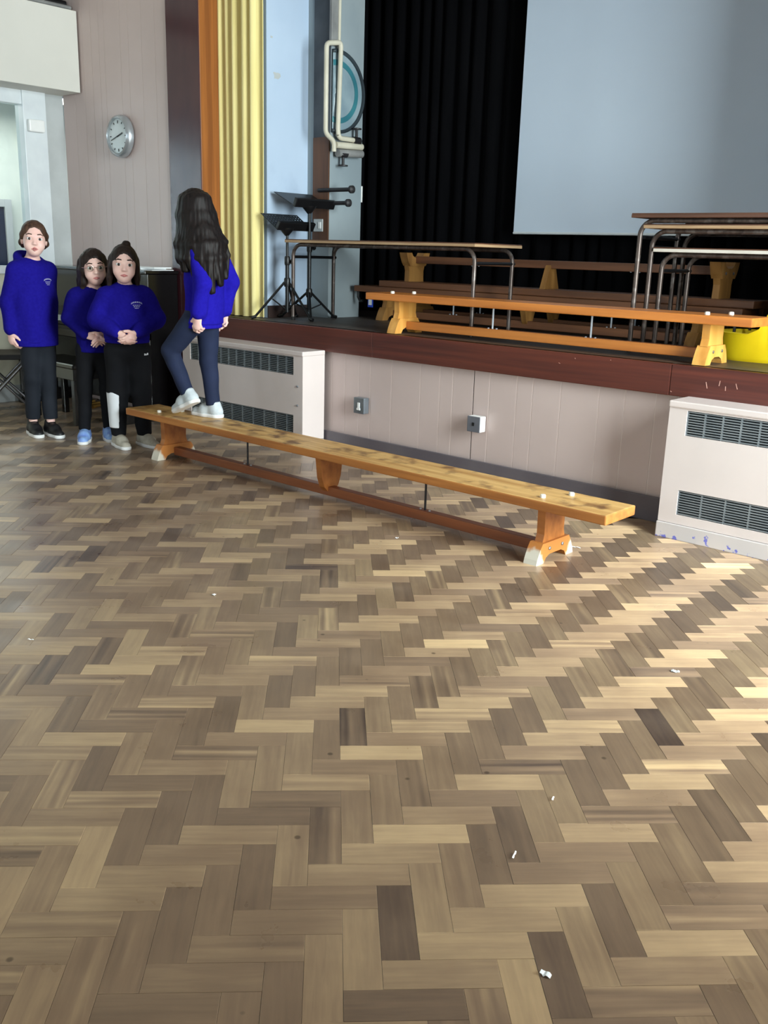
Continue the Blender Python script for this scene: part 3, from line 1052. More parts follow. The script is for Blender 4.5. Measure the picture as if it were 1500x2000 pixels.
BG = (M['bench_gold'], M['bench_gold_v'], M['bench_gold'], M['bench_gold_v'])
BB = (M['bench_brown'], M['bench_brown_v'], M['bench_brown'], M['bench_brown_v'])
BF = (M['bench_top'], M['bench_side'], M['bench_rail'], M['bench_foot'])
BN = 'gym_bench'
bench(BN, (-3.39, 3.38, 0), 3.33, 0.245, 0.275, 0.32, BF, 'long worn wooden gym bench on the parquet floor with a girl walking along it', rodm='valve', mside=M['bench_edge'])
bench(BN, (-2.845, 4.43, ZS), 2.38, 0.23, 0.230, 0.225, BG, 'bright golden gym bench along the front edge of the stage', rods=0.313, midsup=False, foot_w=0.25)
bench(BN, (-3.44, 5.20, ZS), 2.86, 0.235, 0.232, 0.27, BB, 'brown gym bench behind the golden one carrying an upturned bench', rods=0.6, foot_w=0.27, studs=False)
bench(BN, (-3.30, 5.21, ZS + 0.2335), 2.68, 0.225, 0.236, 0.23, BB, 'upturned gym bench lying legs up on top of the brown bench', rods=0.58, inverted=True, studs=False, foot_w=0.25)
bench(BN, (-3.45, 5.52, ZS), 2.86, 0.225, 0.232, 0.29, BB, 'rearmost brown gym bench close to the black curtain', rods=0.6, foot_w=0.27)
# hook on the left end of the brown bench
hk = MB().tube([(-4.86, 5.12, 0.972), (-4.86, 5.12, 0.93), (-4.84, 5.12, 0.90), (-4.81, 5.12, 0.905)], 0.010, 8)
for v_ in range(len(hk.v)):
    x, y, z = hk.v[v_]
    hk.v[v_] = (x + 3.44, y - 5.20, z - ZS)
hk.build('hook', M['black_plastic'], [o for o in C.objects if o.name == 'gym_bench.002'][0], True)

# ------------------------------------------------------------------ tables
def table(loc, rz, L, D, Hh, label, edge_m, inset=0.045, bar=True):
    r = empty('folding_table', loc, rz)
    tag(r, label, 'table')
    tr = 0.0125
    tp = MB().box(-L / 2 - 0.03, L / 2 + 0.03, -D / 2 - 0.05, D / 2 + 0.05, Hh - 0.007, Hh, bev=0.002).build('table_top', M['tabletop'], r)
    MB().box(-L / 2 - 0.031, L / 2 + 0.031, -D / 2 - 0.051, D / 2 + 0.051, Hh - 0.022, Hh - 0.006, bev=0.002).build('edging', edge_m, tp)
    zt = Hh - 0.022 - tr
    R_ = 0.075
    for y in (-D / 2, D / 2):
        path = [(-L / 2, y, 0.0), (-L / 2, y, zt - R_)]
        path += arc((-L / 2 + R_, y, zt - R_), (-1, 0, 0), (0, 0, 1), R_, 0, PI / 2, 7)[1:]
        path += arc((L / 2 - R_, y, zt - R_), (0, 0, 1), (1, 0, 0), R_, 0, PI / 2, 7)
        path += [(L / 2, y, 0.0)]
        MB().tube(path, tr, 12).build('leg_frame', M['tube_brown'], r, True)
        for sx in (-1, 1):
            MB().lathe([(0.014, 0), (0.014, 0.02), (0.0128, 0.022)], (sx * L / 2, y, 0), 12).build('foot_cap', M['black_plastic'], r)
    for sx in (-1, 1):
        MB().tube([(sx * L / 2, -D / 2, zt - R_ - 0.005), (sx * L / 2, D / 2 + 0.02, zt - R_ - 0.005)], 0.010, 10).build('cross_bar', M['black_metal'], r, True)
    return r


table((-4.165, 4.745, ZS), 0.03, 1.50, 0.40, 0.535, 'low folding table with brown top standing alone at the left of the stage', M['tableedge'])
table((-1.62, 4.815, ZS), 0.0, 1.55, 0.43, 0.695, 'tallest and uppermost of the three nested tables at the right of the stage', M['tabletop'])
table((-1.63, 4.815, ZS), -0.010, 1.42, 0.37, 0.645, 'middle one of the three nested tables at the right of the stage', M['tableedge'])
table((-1.635, 4.805, ZS), -0.010, 1.30, 0.31, 0.532, 'lowest pale edged table nested under the two taller ones', M['tableedge_white'])

# ------------------------------------------------------------------ music stands
def music_stand(loc, rz, hub, top, dw, dh, tilt, label, leg_r, perforated, leg0, shift):
    r = empty('music_stand', loc, rz)
    tag(r, label, 'music stand')
    MB().tube([(0, 0, 0.05), (0, 0, top * 0.62)], 0.0135, 12).build('pole', M['black_metal'], r, True)
    MB().tube([(0, 0, top * 0.6), (0, 0, top)], 0.0095, 12).build('inner_pole', M['black_metal'], r, True)
    MB().lathe([(0.02, 0), (0.022, 0.01), (0.022, 0.05), (0.018, 0.06)], (0, 0, hub - 0.03), 14).build('collar', M['black_plastic'], r, True)
    MB().lathe([(0.016, 0), (0.019, 0.01), (0.019, 0.05), (0.015, 0.06)], (0, 0, top * 0.6), 14).build('collar', M['black_plastic'], r, True)
    kn = MB().tube([(0.012, 0, top * 0.64), (0.045, 0, top * 0.64)], [0.006, 0.006], 8)
    kn.lathe([(0.016, 0), (0.018, 0.008), (0.014, 0.016)], (0.034, 0, top * 0.64), 12, Matrix.Rotation(PI / 2, 3, 'Y'))
    kn.build('clamp_knob', M['black_plastic'], r, True)
    for i in range(3):
        a = leg0 + i * 2 * PI / 3
        u = Vector((math.cos(a), math.sin(a), 0))
        lg = MB().tube([u * 0.018 + Vector((0, 0, hub)), u * leg_r + Vector((0, 0, 0.012))], 0.0085, 8).build('leg', M['black_metal'], r, True)
        MB().tube([u * (leg_r - 0.012) + Vector((0, 0, 0.018)), u * (leg_r + 0.02) + Vector((0, 0, 0.011))], [0.011, 0.012], 8).build('rubber_foot', M['black_plastic'], lg, True)
        MB().tube([Vector((0, 0, 0.07)) + u * 0.012, u * (leg_r * 0.45) + Vector((0, 0, hub * 0.55))], 0.005, 8).build('brace', M['black_metal'], r, True)
    m = Matrix.Translation((shift, 0, top)) @ Matrix.Rotation(tilt, 4, 'X')
    if perforated:
        d = MB()
        nx, nz_ = 13, 7
        for i in range(nx + 1):
            x = -dw / 2 + dw * i / nx
            d.box(x - 0.006, x + 0.006, -0.0015, 0.0015, 0, dh, m=m)
        for i in range(nz_ + 1):
            z = dh * i / nz_
            d.box(-dw / 2 - 0.006, dw / 2 + 0.006, -0.0016, 0.0016, z - 0.006, z + 0.006, m=m)
        d.build('desk', M['black_metal'], r)
    else:
        MB().box(-dw / 2, dw / 2, -0.002, 0.002, 0, dh, bev=0.001, m=m).build('desk', M['black_metal'], r)
    MB().box(-dw / 2 - 0.005, dw / 2 + 0.005, -0.055, 0.006, -0.022, 0.004, bev=0.006, m=m).build('ledge', M['black_plastic'], r)
    MB().lathe([(0.012, -0.05), (0.045, -0.012), (0.05, 0.0), (0.03, 0.012)], (0, 0.005, top), 14).build('tilt_bracket', M['black_plastic'], r, True)
    return r


music_stand((-4.955, 4.51, ZS), PI / 2, 0.25, 0.605, 0.32, 0.17, math.radians(-58), 'shorter black music stand with perforated desk beside the yellow curtain', 0.23, True, 0.55, 0.06)
music_stand((-4.90, 4.665, ZS), PI / 2, 0.18, 0.755, 0.36, 0.215, math.radians(-66), 'taller black music stand with solid desk before the grey pier', 0.215, False, -0.175, 0.03)
# cylinders behind the taller stand, fixed to the pier
for zc, ln in ((1.652, 0.30), (1.565, 0.27)):
    hb = MB().tube([(-5.02, 4.865, zc), (-5.02 + ln, 4.865, zc)], 0.014, 12)
    hb.lathe([(0.012, 0), (0.026, 0.01), (0.026, 0.03), (0.012, 0.042)], (-5.02 + ln, 4.865, zc), 14, Matrix.Rotation(PI / 2, 3, 'Y'))
    hb.tube([(-5.0, 4.868, zc), (-5.0, 4.880, zc)], 0.010, 8)
    o = hb.build('coat_peg', M['valve'], None, True)
    tag(o, 'upper dark coat rail peg on the brown board' if zc > 1.6 else 'lower dark coat rail peg on the brown board', 'peg')
sw = empty('light_switch', (-5.02, 4.868, 1.375))
tag(sw, 'pale switch plate low on the brown board', 'switch')
MB().box(-0.045, 0.045, -0.008, 0.0, 0, 0.085, bev=0.003).build('plate', M['grey_frame'], sw)
MB().box(0.005, 0.030, -0.012, -0.007, 0.02, 0.065, bev=0.002).build('rocker', M['white_plastic'], sw)

# ------------------------------------------------------------------ pipes and disc on the pier
XP = -4.93
pp = empty('heating_pipes', (XP, 4.95, 1.9))
tag(pp, 'cream heating pipes with valves on the grey stage pier', 'pipes')


def P3(x, y, z):
    return (x, y - 4.95, z - 1.9)


def bend(pts, r, n=5):
    out = [Vector(pts[0])]
    for i in range(1, len(pts) - 1):
        a, b, c = Vector(pts[i - 1]), Vector(pts[i]), Vector(pts[i + 1])
        d1_, d2_ = (a - b).normalized(), (c - b).normalized()
        p1, p2 = b + d1_ * r, b + d2_ * r
        for k in range(n + 1):
            t = k / n
            out.append(p1 * (1 - t) ** 2 + b * 2 * t * (1 - t) + p2 * t * t)
    out.append(Vector(pts[-1]))
    return out


px_ = 0.055
MB().tube(bend([P3(px_, 4.865, 1.90), P3(px_, 4.865, 1.965), P3(px_, 4.783, 2.01), P3(px_, 4.783, 2.565), P3(px_, 4.918, 2.59), P3(px_, 4.900, 2.04), P3(px_, 4.91, 1.992), P3(px_, 5.08, 1.992)], 0.03), 0.0165, 12).build('looped_pipe', M['pipe_cream'], pp, True)
MB().tube([P3(0.03, 4.925, 2.56), P3(0.03, 4.935, ZC - 0.02)], 0.011, 10).build('riser_pipe', M['pipe_cream'], pp, True)
MB().box(0.004, 0.03, -0.095, -0.03, 0.67, 2.38, bev=0.006).build('cable_duct', M['pipe_grey'], pp)
MB().tube([P3(px_, 4.88, 1.945), P3(px_, 5.14, 1.955)], 0.022, 12).build('flow_pipe', M['pipe_cream'], pp, True)
MB().tube([P3(px_, 4.90, 1.895), P3(px_, 5.14, 1.908)], 0.026, 12).build('return_pipe', M['pipe_grey'], pp, True)
for y, z0, s in ((5.085, 1.99, 1), (4.955, 1.895, -1)):
    vb = MB().tube([P3(px_, y, z0), P3(px_, y, z0 + s * 0.075)], 0.010, 8)
    vb.tube([P3(px_, y - 0.03, z0 + s * 0.0), P3(px_, y + 0.03, z0)], 0.026, 10)
    vv = vb.build('valve', M['valve'], pp, True)
    MB().lathe([(0.010, 0), (0.034, 0.002), (0.034, 0.010), (0.010, 0.014)], P3(px_, y, z0 + s * 0.078 - 0.006), 16).build('hand_wheel', M['valve'], vv, True)
ds = empty('wall_disc', (XP, 4.93, 2.29))
tag(ds, 'large round grey disc with dark rim behind the heating pipes', 'disc')
RY = Matrix.Rotation(PI / 2, 3, 'Y')
ds.location = (XP, 4.93, 2.29)


def half(o):
    """the disc is cut straight along the pier edge"""
    bm = bmesh.new()
    bm.from_mesh(o.data)
    res = bmesh.ops.bisect_plane(bm, geom=bm.verts[:] + bm.edges[:] + bm.faces[:], plane_co=(0, -0.045, 0), plane_no=(0, -1, 0), clear_outer=True)
    bmesh.ops.holes_fill(bm, edges=[e for e in bm.edges if e.is_boundary], sides=0)
    bm.to_mesh(o.data)
    bm.free()


half(MB().lathe([(0.265, 0.002), (0.265, 0.026), (0.255, 0.032), (0.243, 0.030), (0.243, 0.012)], (0, 0, 0), 48, RY).build('rim', M['disc_rim'], ds, True))
half(MB().lathe([(0.245, 0.006), (0.245, 0.014), (0.19, 0.016)], (0, 0, 0), 48, RY).build('face', M['disc_grey'], ds, True))
half(MB().lathe([(0.20, 0.015), (0.20, 0.020), (0.165, 0.021), (0.165, 0.015)], (0, 0, 0), 48, RY).build('band', M['disc_teal'], ds, True))
half(MB().lathe([(0.166, 0.015), (0.166, 0.018), (0.05, 0.028), (0.002, 0.030)], (0, 0, 0), 48, RY).build('centre', M['disc_grey'], ds, True))
tgm = empty('wall_clip', (-4.94, 5.2, 1.59))
tag(tgm, 'small white clip on the edge of the grey pier', 'clip')
MB().box(-0.008, 0.014, 0.0, 0.012, 0.0, 0.11, bev=0.002).build('strip', M['white_plastic'], tgm)
MB().box(-0.002, 0.008, 0.012, 0.016, 0.02, 0.05, bev=0.001).build('catch', M['grey_frame'], tgm)

# blue and white luggage tag hanging from the brown bench
tg = MB().box(-1.285, -1.235, -0.122, -0.119, 0.085, 0.150, bev=0.001)
tg.tube([(-1.26, -0.1205, 0.148), (-1.26, -0.119, 0.19)], 0.002, 6)
tgo = tg.build('tag', M['blue_tag'], [o for o in C.objects if o.name == 'gym_bench.002'][0])
MB().box(-1.276, -1.246, -0.1235, -0.1215, 0.100, 0.140).build('tag_print', M['white_plastic'], tgo)

# yellow bin at the right of the stage
yb = empty('plastic_bin', (-1.80, 4.83, ZS))
tag(yb, 'yellow plastic bin with high back at the right end of the golden bench', 'bin')
vs, fs = [], []
n = 40
for (dr, zf, zb) in ((0.0, 0.0, 0.0), (0.012, 0.02, 0.02), (0.02, 0.125, 0.25), (0.026, 0.135, 0.262), (0.016, 0.138, 0.265), (0.006, 0.125, 0.25), (-0.012, 0.022, 0.022)):
    for i in range(n):
        a = 2 * PI * i / n
        cx_, cy_ = math.cos(a), math.sin(a)
        rx = (0.185 + dr) * (abs(cx_) ** 0.75) * (1 if cx_ >= 0 else -1)
        ry = (0.155 + dr) * (abs(cy_) ** 0.75) * (1 if cy_ >= 0 else -1)
        t = min(1, max(0, (cx_ - 0.05) / 0.35))
        t = t * t * (3 - 2 * t)
        vs.append((rx, ry, zf + (zb - zf) * t))
for q in range(6):
    for i in range(n):
        fs.append((q * n + i, q * n + (i + 1) % n, (q + 1) * n + (i + 1) % n, (q + 1) * n + i))
fs.append(tuple(range(n)))
fs.append(tuple(6 * n + i for i in range(n)))
MB().add(vs, fs).build('bin_body', M['yellow_plastic'], yb, True)
MB().tube(bend([(-0.10, -0.10, 0.135), (-0.10, -0.10, 0.19), (-0.10, 0.10, 0.19), (-0.10, 0.10, 0.135)], 0.03), 0.008, 8).build('carry_handle', M['black_plastic'], yb, True)

# ------------------------------------------------------------------ piano, its stool, papers
pn = empty('upright_piano', (-6.53, 4.0, 0))
tag(pn, 'black upright piano against the beige panelled wall', 'piano')
PW = 0.70
c = MB()
c.box(-PW, -PW + 0.045, -0.02, 0.235, 0.0, 1.05, bev=0.004)
c.box(PW - 0.045, PW, -0.02, 0.235, 0.0, 1.05, bev=0.004)
c.box(-PW + 0.04, PW - 0.04, 0.2, 0.235, 0.05, 1.05)
c.build('case', M['piano'], pn)
MB().box(-PW - 0.015, PW + 0.015, -0.05, 0.24, 1.05, 1.075, bev=0.006).build('top_lid', M['piano'], pn)
MB().box(-PW + 0.045, PW - 0.045, -0.012, 0.01, 0.74, 1.048, bev=0.003).build('upper_panel', M['piano'], pn)
MB().box(-PW + 0.045, PW - 0.045, -0.008, 0.012, 0.10, 0.59, bev=0.003).build('lower_panel', M['piano'], pn)
MB().box(-PW, PW, -0.34, 0.0, 0.585, 0.64, bev=0.006).build('key_bed', M['piano'], pn)
fb_ = MB().prism([(-0.30, 0.665), (-0.01, 0.665), (-0.01, 0.765), (-0.12, 0.755), (-0.24, 0.725), (-0.30, 0.69)], 'x', -PW + 0.06, PW - 0.06)
fb_.build('key_lid', M['piano'], pn)
for s in (-1, 1):
    MB().box(s * (PW - 0.03) - 0.03, s * (PW - 0.03) + 0.03, -0.335, -0.02, 0.64, 0.735, bev=0.008).build('key_block', M['piano'], pn)
    MB().prism([(-0.33, 0.0), (-0.02, 0.0), (-0.02, 0.1), (-0.25, 0.1), (-0.33, 0.06)], 'x', s * (PW - 0.035) - 0.03, s * (PW - 0.035) + 0.03).build('toe', M['piano'], pn)
    MB().tube([(s * (PW - 0.035), -0.29, 0.09), (s * (PW - 0.035), -0.29, 0.59)], [0.03, 0.022], 12).build('leg', M['piano'], pn, True)
MB().box(-PW + 0.05, PW - 0.05, -0.33, -0.30, 0.64, 0.662, bev=0.003).build('key_slip', M['piano'], pn)
for i, x in enumerate((-0.09, 0.0, 0.09)):
    MB().tube([(x, -0.01, 0.055), (x, -0.09, 0.05), (x, -0.14, 0.045)], [0.010, 0.012, 0.018], 10).build('pedal', M['brass'], pn, True)
for i in range(3):
    p = MB().box(-0.14, 0.14, -0.10, 0.10, 0, 0.004 + 0.003 * i, m=Matrix.Rotation((0.1, -0.15, 0.3)[i], 4, 'Z')).build('sheet_music', M['paper'])
    p.location = ((-5.97, 4.10, 1.0755), (-6.05, 4.11, 1.0800), (-5.99, 4.09, 1.0875))[i]
    tag(p, ('lowest of the white sheet music booklets on the piano lid', 'middle white sheet music booklet on the piano lid', 'topmost white sheet music booklet on the piano lid')[i], 'booklet', 'booklets on the piano lid')
ps = empty('piano_stool', (-6.30, 3.60, 0))
tag(ps, 'black piano stool in front of the keyboard behind the girls', 'stool')
MB().box(-0.33, 0.33, -0.16, 0.16, 0.40, 0.435, bev=0.010).build('seat', M['piano'], ps)
MB().box(-0.30, 0.30, -0.14, 0.14, 0.32, 0.40, bev=0.004).build('apron', M['piano'], ps)
MB().box(-0.333, 0.333, -0.163, -0.158, 0.428, 0.437, bev=0.001).build('edge_glint', M['steel'], ps)  # steel strip added to draw the white glint along the seat edge
for sx in (-1, 1):
    for sy in (-1, 1):
        MB().box(sx * 0.275 - 0.02, sx * 0.275 + 0.02, sy * 0.115 - 0.02, sy * 0.115 + 0.02, 0, 0.33, bev=0.004).build('leg', M['piano'], ps)

# folding stool by the left wall
fs_ = empty('folding_stool', (-6.90, 3.42, 0), math.radians(62))
tag(fs_, 'folding stool with dark seat and crossed grey legs behind the girl at the left', 'stool')
MB().box(-0.22, 0.19, -0.19, 0.19, 0.415, 0.445, bev=0.010).build('seat', M['stool_seat'], fs_)
MB().box(-0.222, 0.192, -0.197, -0.186, 0.405, 0.442, bev=0.004).build('seat_edge', M['black_plastic'], fs_)
for y in (-0.165, 0.165):
    MB().tube([(-0.21, y, 0.01), (0.17, y, 0.41)], 0.011, 10).build('leg', M['chrome_dull'], fs_, True)
    MB().tube([(0.19, y * 0.9, 0.01), (-0.19, y * 0.9, 0.41)], 0.011, 10).build('leg', M['chrome_dull'], fs_, True)
for x in (-0.21, 0.19):
    MB().tube([(x, -0.165, 0.012), (x, 0.165, 0.012)], 0.011, 10).build('foot_bar', M['chrome_dull'], fs_, True)
MB().tube([(-0.02, -0.165, 0.21), (-0.02, 0.165, 0.21)], 0.006, 8).build('pivot', M['chrome_dull'], fs_, True)

# scraps of paper on the parquet
for i, (x, y, a, l_, w_, lab) in enumerate((
        (-2.734, 1.37, 0.5, 0.022, 0.003, 'thin white paper shred on the parquet at the far left'),
        (-1.009, 1.775, 1.9, 0.020, 0.004, 'thin white paper shred upright in the lower right of the floor'),
        (-0.95, 1.527, 1.9, 0.024, 0.004, 'lower thin white paper shred on the parquet at the right'),
        (-1.124, 2.67, 0.4, 0.026, 0.016, 'crumpled white paper scrap on the pale blocks at the right'),
        (-2.034, 3.59, 0.3, 0.040, 0.006, 'white paper strip beside the right foot of the floor bench'),
        (-2.657, 2.055, 0.3, 0.014, 0.010, 'tiny white fleck on the darker parquet at the left'),
        (-2.672, 3.102, 0.6, 0.016, 0.008, 'tiny white fleck in front of the floor bench rail'),
        (-0.709, 1.275, 0.2, 0.020, 0.014, 'pale flaky scrap on a dark block near the bottom edge'))):
    vs, fs = [], []
    rr = random.Random(i)
    for k in range(6):
        t = k / 5 - 0.5
        zz = 0.0012 + 0.004 * abs(math.sin(5 * t + i))
        ww = w_ * (0.5 - 0.3 * abs(t)) * rr.uniform(0.7, 1.2)
        for q, dz in ((-1, 0), (1, 0.001)):
            vs.append((l_ * t, q * ww, zz + dz))
        for q, dz in ((-1, 0), (1, 0.001)):
            vs.append((l_ * t, q * ww, zz + dz - 0.0008))
    for k in range(5):
        o_ = k * 4
        fs += [(o_, o_ + 1, o_ + 5, o_ + 4), (o_ + 2, o_ + 6, o_ + 7, o_ + 3), (o_, o_ + 4, o_ + 6, o_ + 2), (o_ + 1, o_ + 3, o_ + 7, o_ + 5)]
    fs += [(0, 2, 3, 1), (20, 21, 23, 22)]
    o = MB().add(vs, fs).build('paper_scrap', M['paper'])
    o.location = (x, y, 0)
    o.rotation_euler = (0, 0, a)
    tag(o, lab, 'scrap', 'scraps on the parquet')
# ------------------------------------------------------------------ people: surfaces grown from blended volumes
class Field:
    def __init__(s, lo, hi, h):
        s.lo = np.array(lo, dtype=np.float64)
        s.h = h
        s.n = np.ceil((np.array(hi) - s.lo) / h).astype(int) + 1
        s.F = np.full(s.n, 0.5, dtype=np.float32)
        s.ax = [(s.lo[i] + h * np.arange(s.n[i])).astype(np.float32) for i in range(3)]

    def _sub(s, lo, hi):
        a = np.clip(np.floor((np.array(lo) - s.lo) / s.h).astype(int), 0, s.n)
        b = np.clip(np.ceil((np.array(hi) - s.lo) / s.h).astype(int) + 1, 0, s.n)
        sl = tuple(slice(a[i], b[i]) for i in range(3))
        X = s.ax[0][sl[0]][:, None, None]
        Y = s.ax[1][sl[1]][None, :, None]
        Z = s.ax[2][sl[2]][None, None, :]
        return sl, X, Y, Z

    def _mix(s, sl, d, k, sub):
        f = s.F[sl]
        if f.size == 0:
            return
        if sub:
            d = -d
            if k > 0:
                hh = np.clip(0.5 - 0.5 * (f - d) / k, 0, 1)
                s.F[sl] = f * (1 - hh) + d * hh + k * hh * (1 - hh)
            else:
                s.F[sl] = np.maximum(f, d)
        else:
            if k > 0:
                hh = np.clip(0.5 + 0.5 * (f - d) / k, 0, 1)
                s.F[sl] = f * (1 - hh) + d * hh - k * hh * (1 - hh)
            else:
                s.F[sl] = np.minimum(f, d)

    def cap(s, a, b, ra, rb, k=0.02, flat=None, sub=False):
        a, b = np.array(a, float), np.array(b, float)
        m = max(ra, rb) + k + 3 * s.h
        sl, X, Y, Z = s._sub(np.minimum(a, b) - m, np.maximum(a, b) + m)
        ab = b - a
        L = max(ab.dot(ab), 1e-9)
        px, py, pz = X - a[0], Y - a[1], Z - a[2]
        t = np.clip((px * ab[0] + py * ab[1] + pz * ab[2]) / L, 0, 1)
        qx, qy, qz = px - t * ab[0], py - t * ab[1], pz - t * ab[2]
        d2 = qx * qx + qy * qy + qz * qz
        fac = 1.0
        if flat is not None:
            n, q = np.array(flat[0], float), flat[1]
            n = n / np.linalg.norm(n)
            c = qx * n[0] + qy * n[1] + qz * n[2]
            d2 = d2 + c * c * (1 / (q * q) - 1)
            fac = 0.5 + 0.5 * q
        d = (np.sqrt(d2) - (ra + (rb - ra) * t)) * fac
        s._mix(sl, d.astype(np.float32), k, sub)

    def ell(s, c, r, k=0.02, R=None, sub=False):
        c, r = np.array(c, float), np.array(r, float)
        m = r.max() + k + 3 * s.h
        sl, X, Y, Z = s._sub(c - m, c + m)
        px, py, pz = X - c[0], Y - c[1], Z - c[2]
        if R is not None:
            R = np.array(R)
            px, py, pz = (R[0, 0] * px + R[1, 0] * py + R[2, 0] * pz, R[0, 1] * px + R[1, 1] * py + R[2, 1] * pz, R[0, 2] * px + R[1, 2] * py + R[2, 2] * pz)
        k0 = np.sqrt((px / r[0]) ** 2 + (py / r[1]) ** 2 + (pz / r[2]) ** 2)
        k1 = np.sqrt((px / r[0] ** 2) ** 2 + (py / r[1] ** 2) ** 2 + (pz / r[2] ** 2) ** 2) + 1e-6
        s._mix(sl, (k0 * (k0 - 1) / k1).astype(np.float32), k, sub)

    def ring(s, c, R_, r, k=0.01, ax=(0, 0, 1), sy=1.0):
        """torus around z at c, depth squeezed by sy"""
        m = R_ + r + k + 3 * s.h
        sl, X, Y, Z = s._sub(np.array(c) - m, np.array(c) + m)
        q = np.sqrt((X - c[0]) ** 2 + ((Y - c[1]) / sy) ** 2) - R_
        z = Z - c[2] - ax[1] * (Y - c[1])
        s._mix(sl, (np.sqrt(q * q + z * z) - r).astype(np.float32), k, False)

    def plane(s, p, n, k=0.004):
        """cut away the side the normal points to"""
        n = np.array(n, float) / np.linalg.norm(n)
        d = (s.ax[0][:, None, None] - p[0]) * n[0] + (s.ax[1][None, :, None] - p[1]) * n[1] + (s.ax[2][None, None, :] - p[2]) * n[2]
        s._mix((slice(None),) * 3, -d.astype(np.float32), k, True)

    def ripple(s, amp, freq, seed, stretch=(1, 1, 1)):
        r = np.random.default_rng(seed)
        w = np.zeros(s.n, dtype=np.float32)
        for i in range(5):
            d = r.normal(size=3) * np.array(stretch)
            d = d / np.linalg.norm(d) * freq * r.uniform(0.6, 1.5)
            w += np.sin(s.ax[0][:, None, None] * d[0] + s.ax[1][None, :, None] * d[1] + s.ax[2][None, None, :] * d[2] + r.uniform(0, 6.28)).astype(np.float32)
        s.F += w * amp / 2.2

    def mesh(s, name):
        F, h = s.F, s.h
        S_ = F < 0
        c = [S_[i:S_.shape[0] - 1 + i, j:S_.shape[1] - 1 + j, k:S_.shape[2] - 1 + k] for i in (0, 1) for j in (0, 1) for k in (0, 1)]
        cnt = sum(q.astype(np.int8) for q in c)
        act = (cnt > 0) & (cnt < 8)
        I, J, K = np.nonzero(act)
        idx = np.full(act.shape, -1, dtype=np.int64)
        idx[I, J, K] = np.arange(len(I))
        cor = [(i, j, k) for i in (0, 1) for j in (0, 1) for k in (0, 1)]
        val = np.stack([F[I + a, J + b, K + d] for a, b, d in cor], 1)
        acc = np.zeros((len(I), 3))
        num = np.zeros(len(I))
        for a in range(8):
            for b in range(a + 1, 8):
                df = np.array(cor[b]) - np.array(cor[a])
                if np.abs(df).sum() != 1:
                    continue
                va, vb = val[:, a], val[:, b]
                x = (va < 0) != (vb < 0)
                t = np.where(x, va / np.where(x, va - vb, 1), 0)
                acc += np.where(x[:, None], np.array(cor[a])[None] + t[:, None] * df[None], 0)
                num += x
        P = (acc / num[:, None] + np.stack([I, J, K], 1)) * h + s.lo
        quads = []
        for ax in range(3):
            o1, o2 = [(1, 2), (2, 0), (0, 1)][ax]
            sh = [slice(None)] * 3
            sh[ax] = slice(0, -1)
            A = S_[tuple(sh)]
            sh[ax] = slice(1, None)
            B = S_[tuple(sh)]
            E_ = A != B
            q = np.stack(np.nonzero(E_), 1)
            ok = (q[:, o1] > 0) & (q[:, o2] > 0) & (q[:, o1] < F.shape[o1] - 1) & (q[:, o2] < F.shape[o2] - 1)
            q = q[ok]
            ins = A[q[:, 0], q[:, 1], q[:, 2]]

            def cell(d1, d2):
                r = q.copy()
                r[:, o1] -= d1
                r[:, o2] -= d2
                return idx[r[:, 0], r[:, 1], r[:, 2]]
            f = np.stack([cell(1, 1), cell(0, 1), cell(0, 0), cell(1, 0)], 1)
            f[~ins] = f[~ins][:, ::-1]
            quads.append(f)
        Q = np.concatenate(quads)
        Q = Q[(Q >= 0).all(1)]
        me = bpy.data.meshes.new(name)
        me.from_pydata(P.tolist(), [], Q.tolist())
        me.polygons.foreach_set('use_smooth', np.ones(len(me.polygons), dtype=bool))
        return me


def skin_mat(c1, c2):
    m = mat('skin', c1, c2, rough=0.5, scale=(14, 14, 14), lo=0.3, hi=0.7)
    b = m.node_tree.nodes['Principled BSDF']
    b.inputs['Subsurface Weight'].default_value = 0.08
    b.inputs['Subsurface Radius'].default_value = (0.01, 0.004, 0.002)
    b.inputs['Subsurface Scale'].default_value = 0.5
    return m


M['skin'] = skin_mat((238, 200, 188), (230, 184, 174))
M['lips'] = mat('lips', (206, 134, 128), (194, 120, 118), rough=0.4)
M['mouth'] = mat('mouth_inside', (96, 40, 42), (80, 32, 36), rough=0.6)
M['eye_white'] = mat('eye_white', (232, 230, 228), (224, 222, 220), rough=0.2)
M['iris'] = mat('dark_iris', (52, 38, 32), (40, 28, 24), rough=0.15)
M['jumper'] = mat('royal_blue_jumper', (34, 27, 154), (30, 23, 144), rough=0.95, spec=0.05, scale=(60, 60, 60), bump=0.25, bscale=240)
M['jumper_shaded'] = mat('shaded_blue_jumper', (30, 24, 132), (26, 20, 124), rough=0.95, spec=0.05, scale=(60, 60, 60), bump=0.25, bscale=240)  # same cloth, darkened for girls standing in shade
M['jumper_deep_shade'] = mat('deep_shaded_blue_jumper', (25, 20, 114), (21, 17, 106), rough=0.95, spec=0.05, scale=(60, 60, 60), bump=0.25, bscale=240)  # same cloth again, shade of the half hidden girl put into the colour
M['crest'] = mat('white_crest_print', (178, 178, 212), (160, 160, 200), rough=0.8)
M['leg_charcoal'] = mat('charcoal_leggings', (32, 36, 44), (26, 30, 38), rough=0.8, spec=0.2)
M['leg_black'] = mat('black_joggers', (20, 21, 26), (15, 16, 20), rough=0.85, spec=0.2)
M['leg_navy'] = mat('navy_leggings', (34, 42, 68), (28, 36, 58), rough=0.8, spec=0.2)
M['shoe_black'] = mat('black_trainer', (20, 20, 24), (14, 14, 18), rough=0.5)
M['shoe_blue'] = mat('light_blue_trainer', (142, 178, 226), (112, 140, 210), rough=0.5, scale=(30, 30, 30))
M['shoe_stone'] = mat('stone_canvas_shoe', (186, 180, 166), (168, 162, 148), rough=0.8, scale=(40, 40, 40))
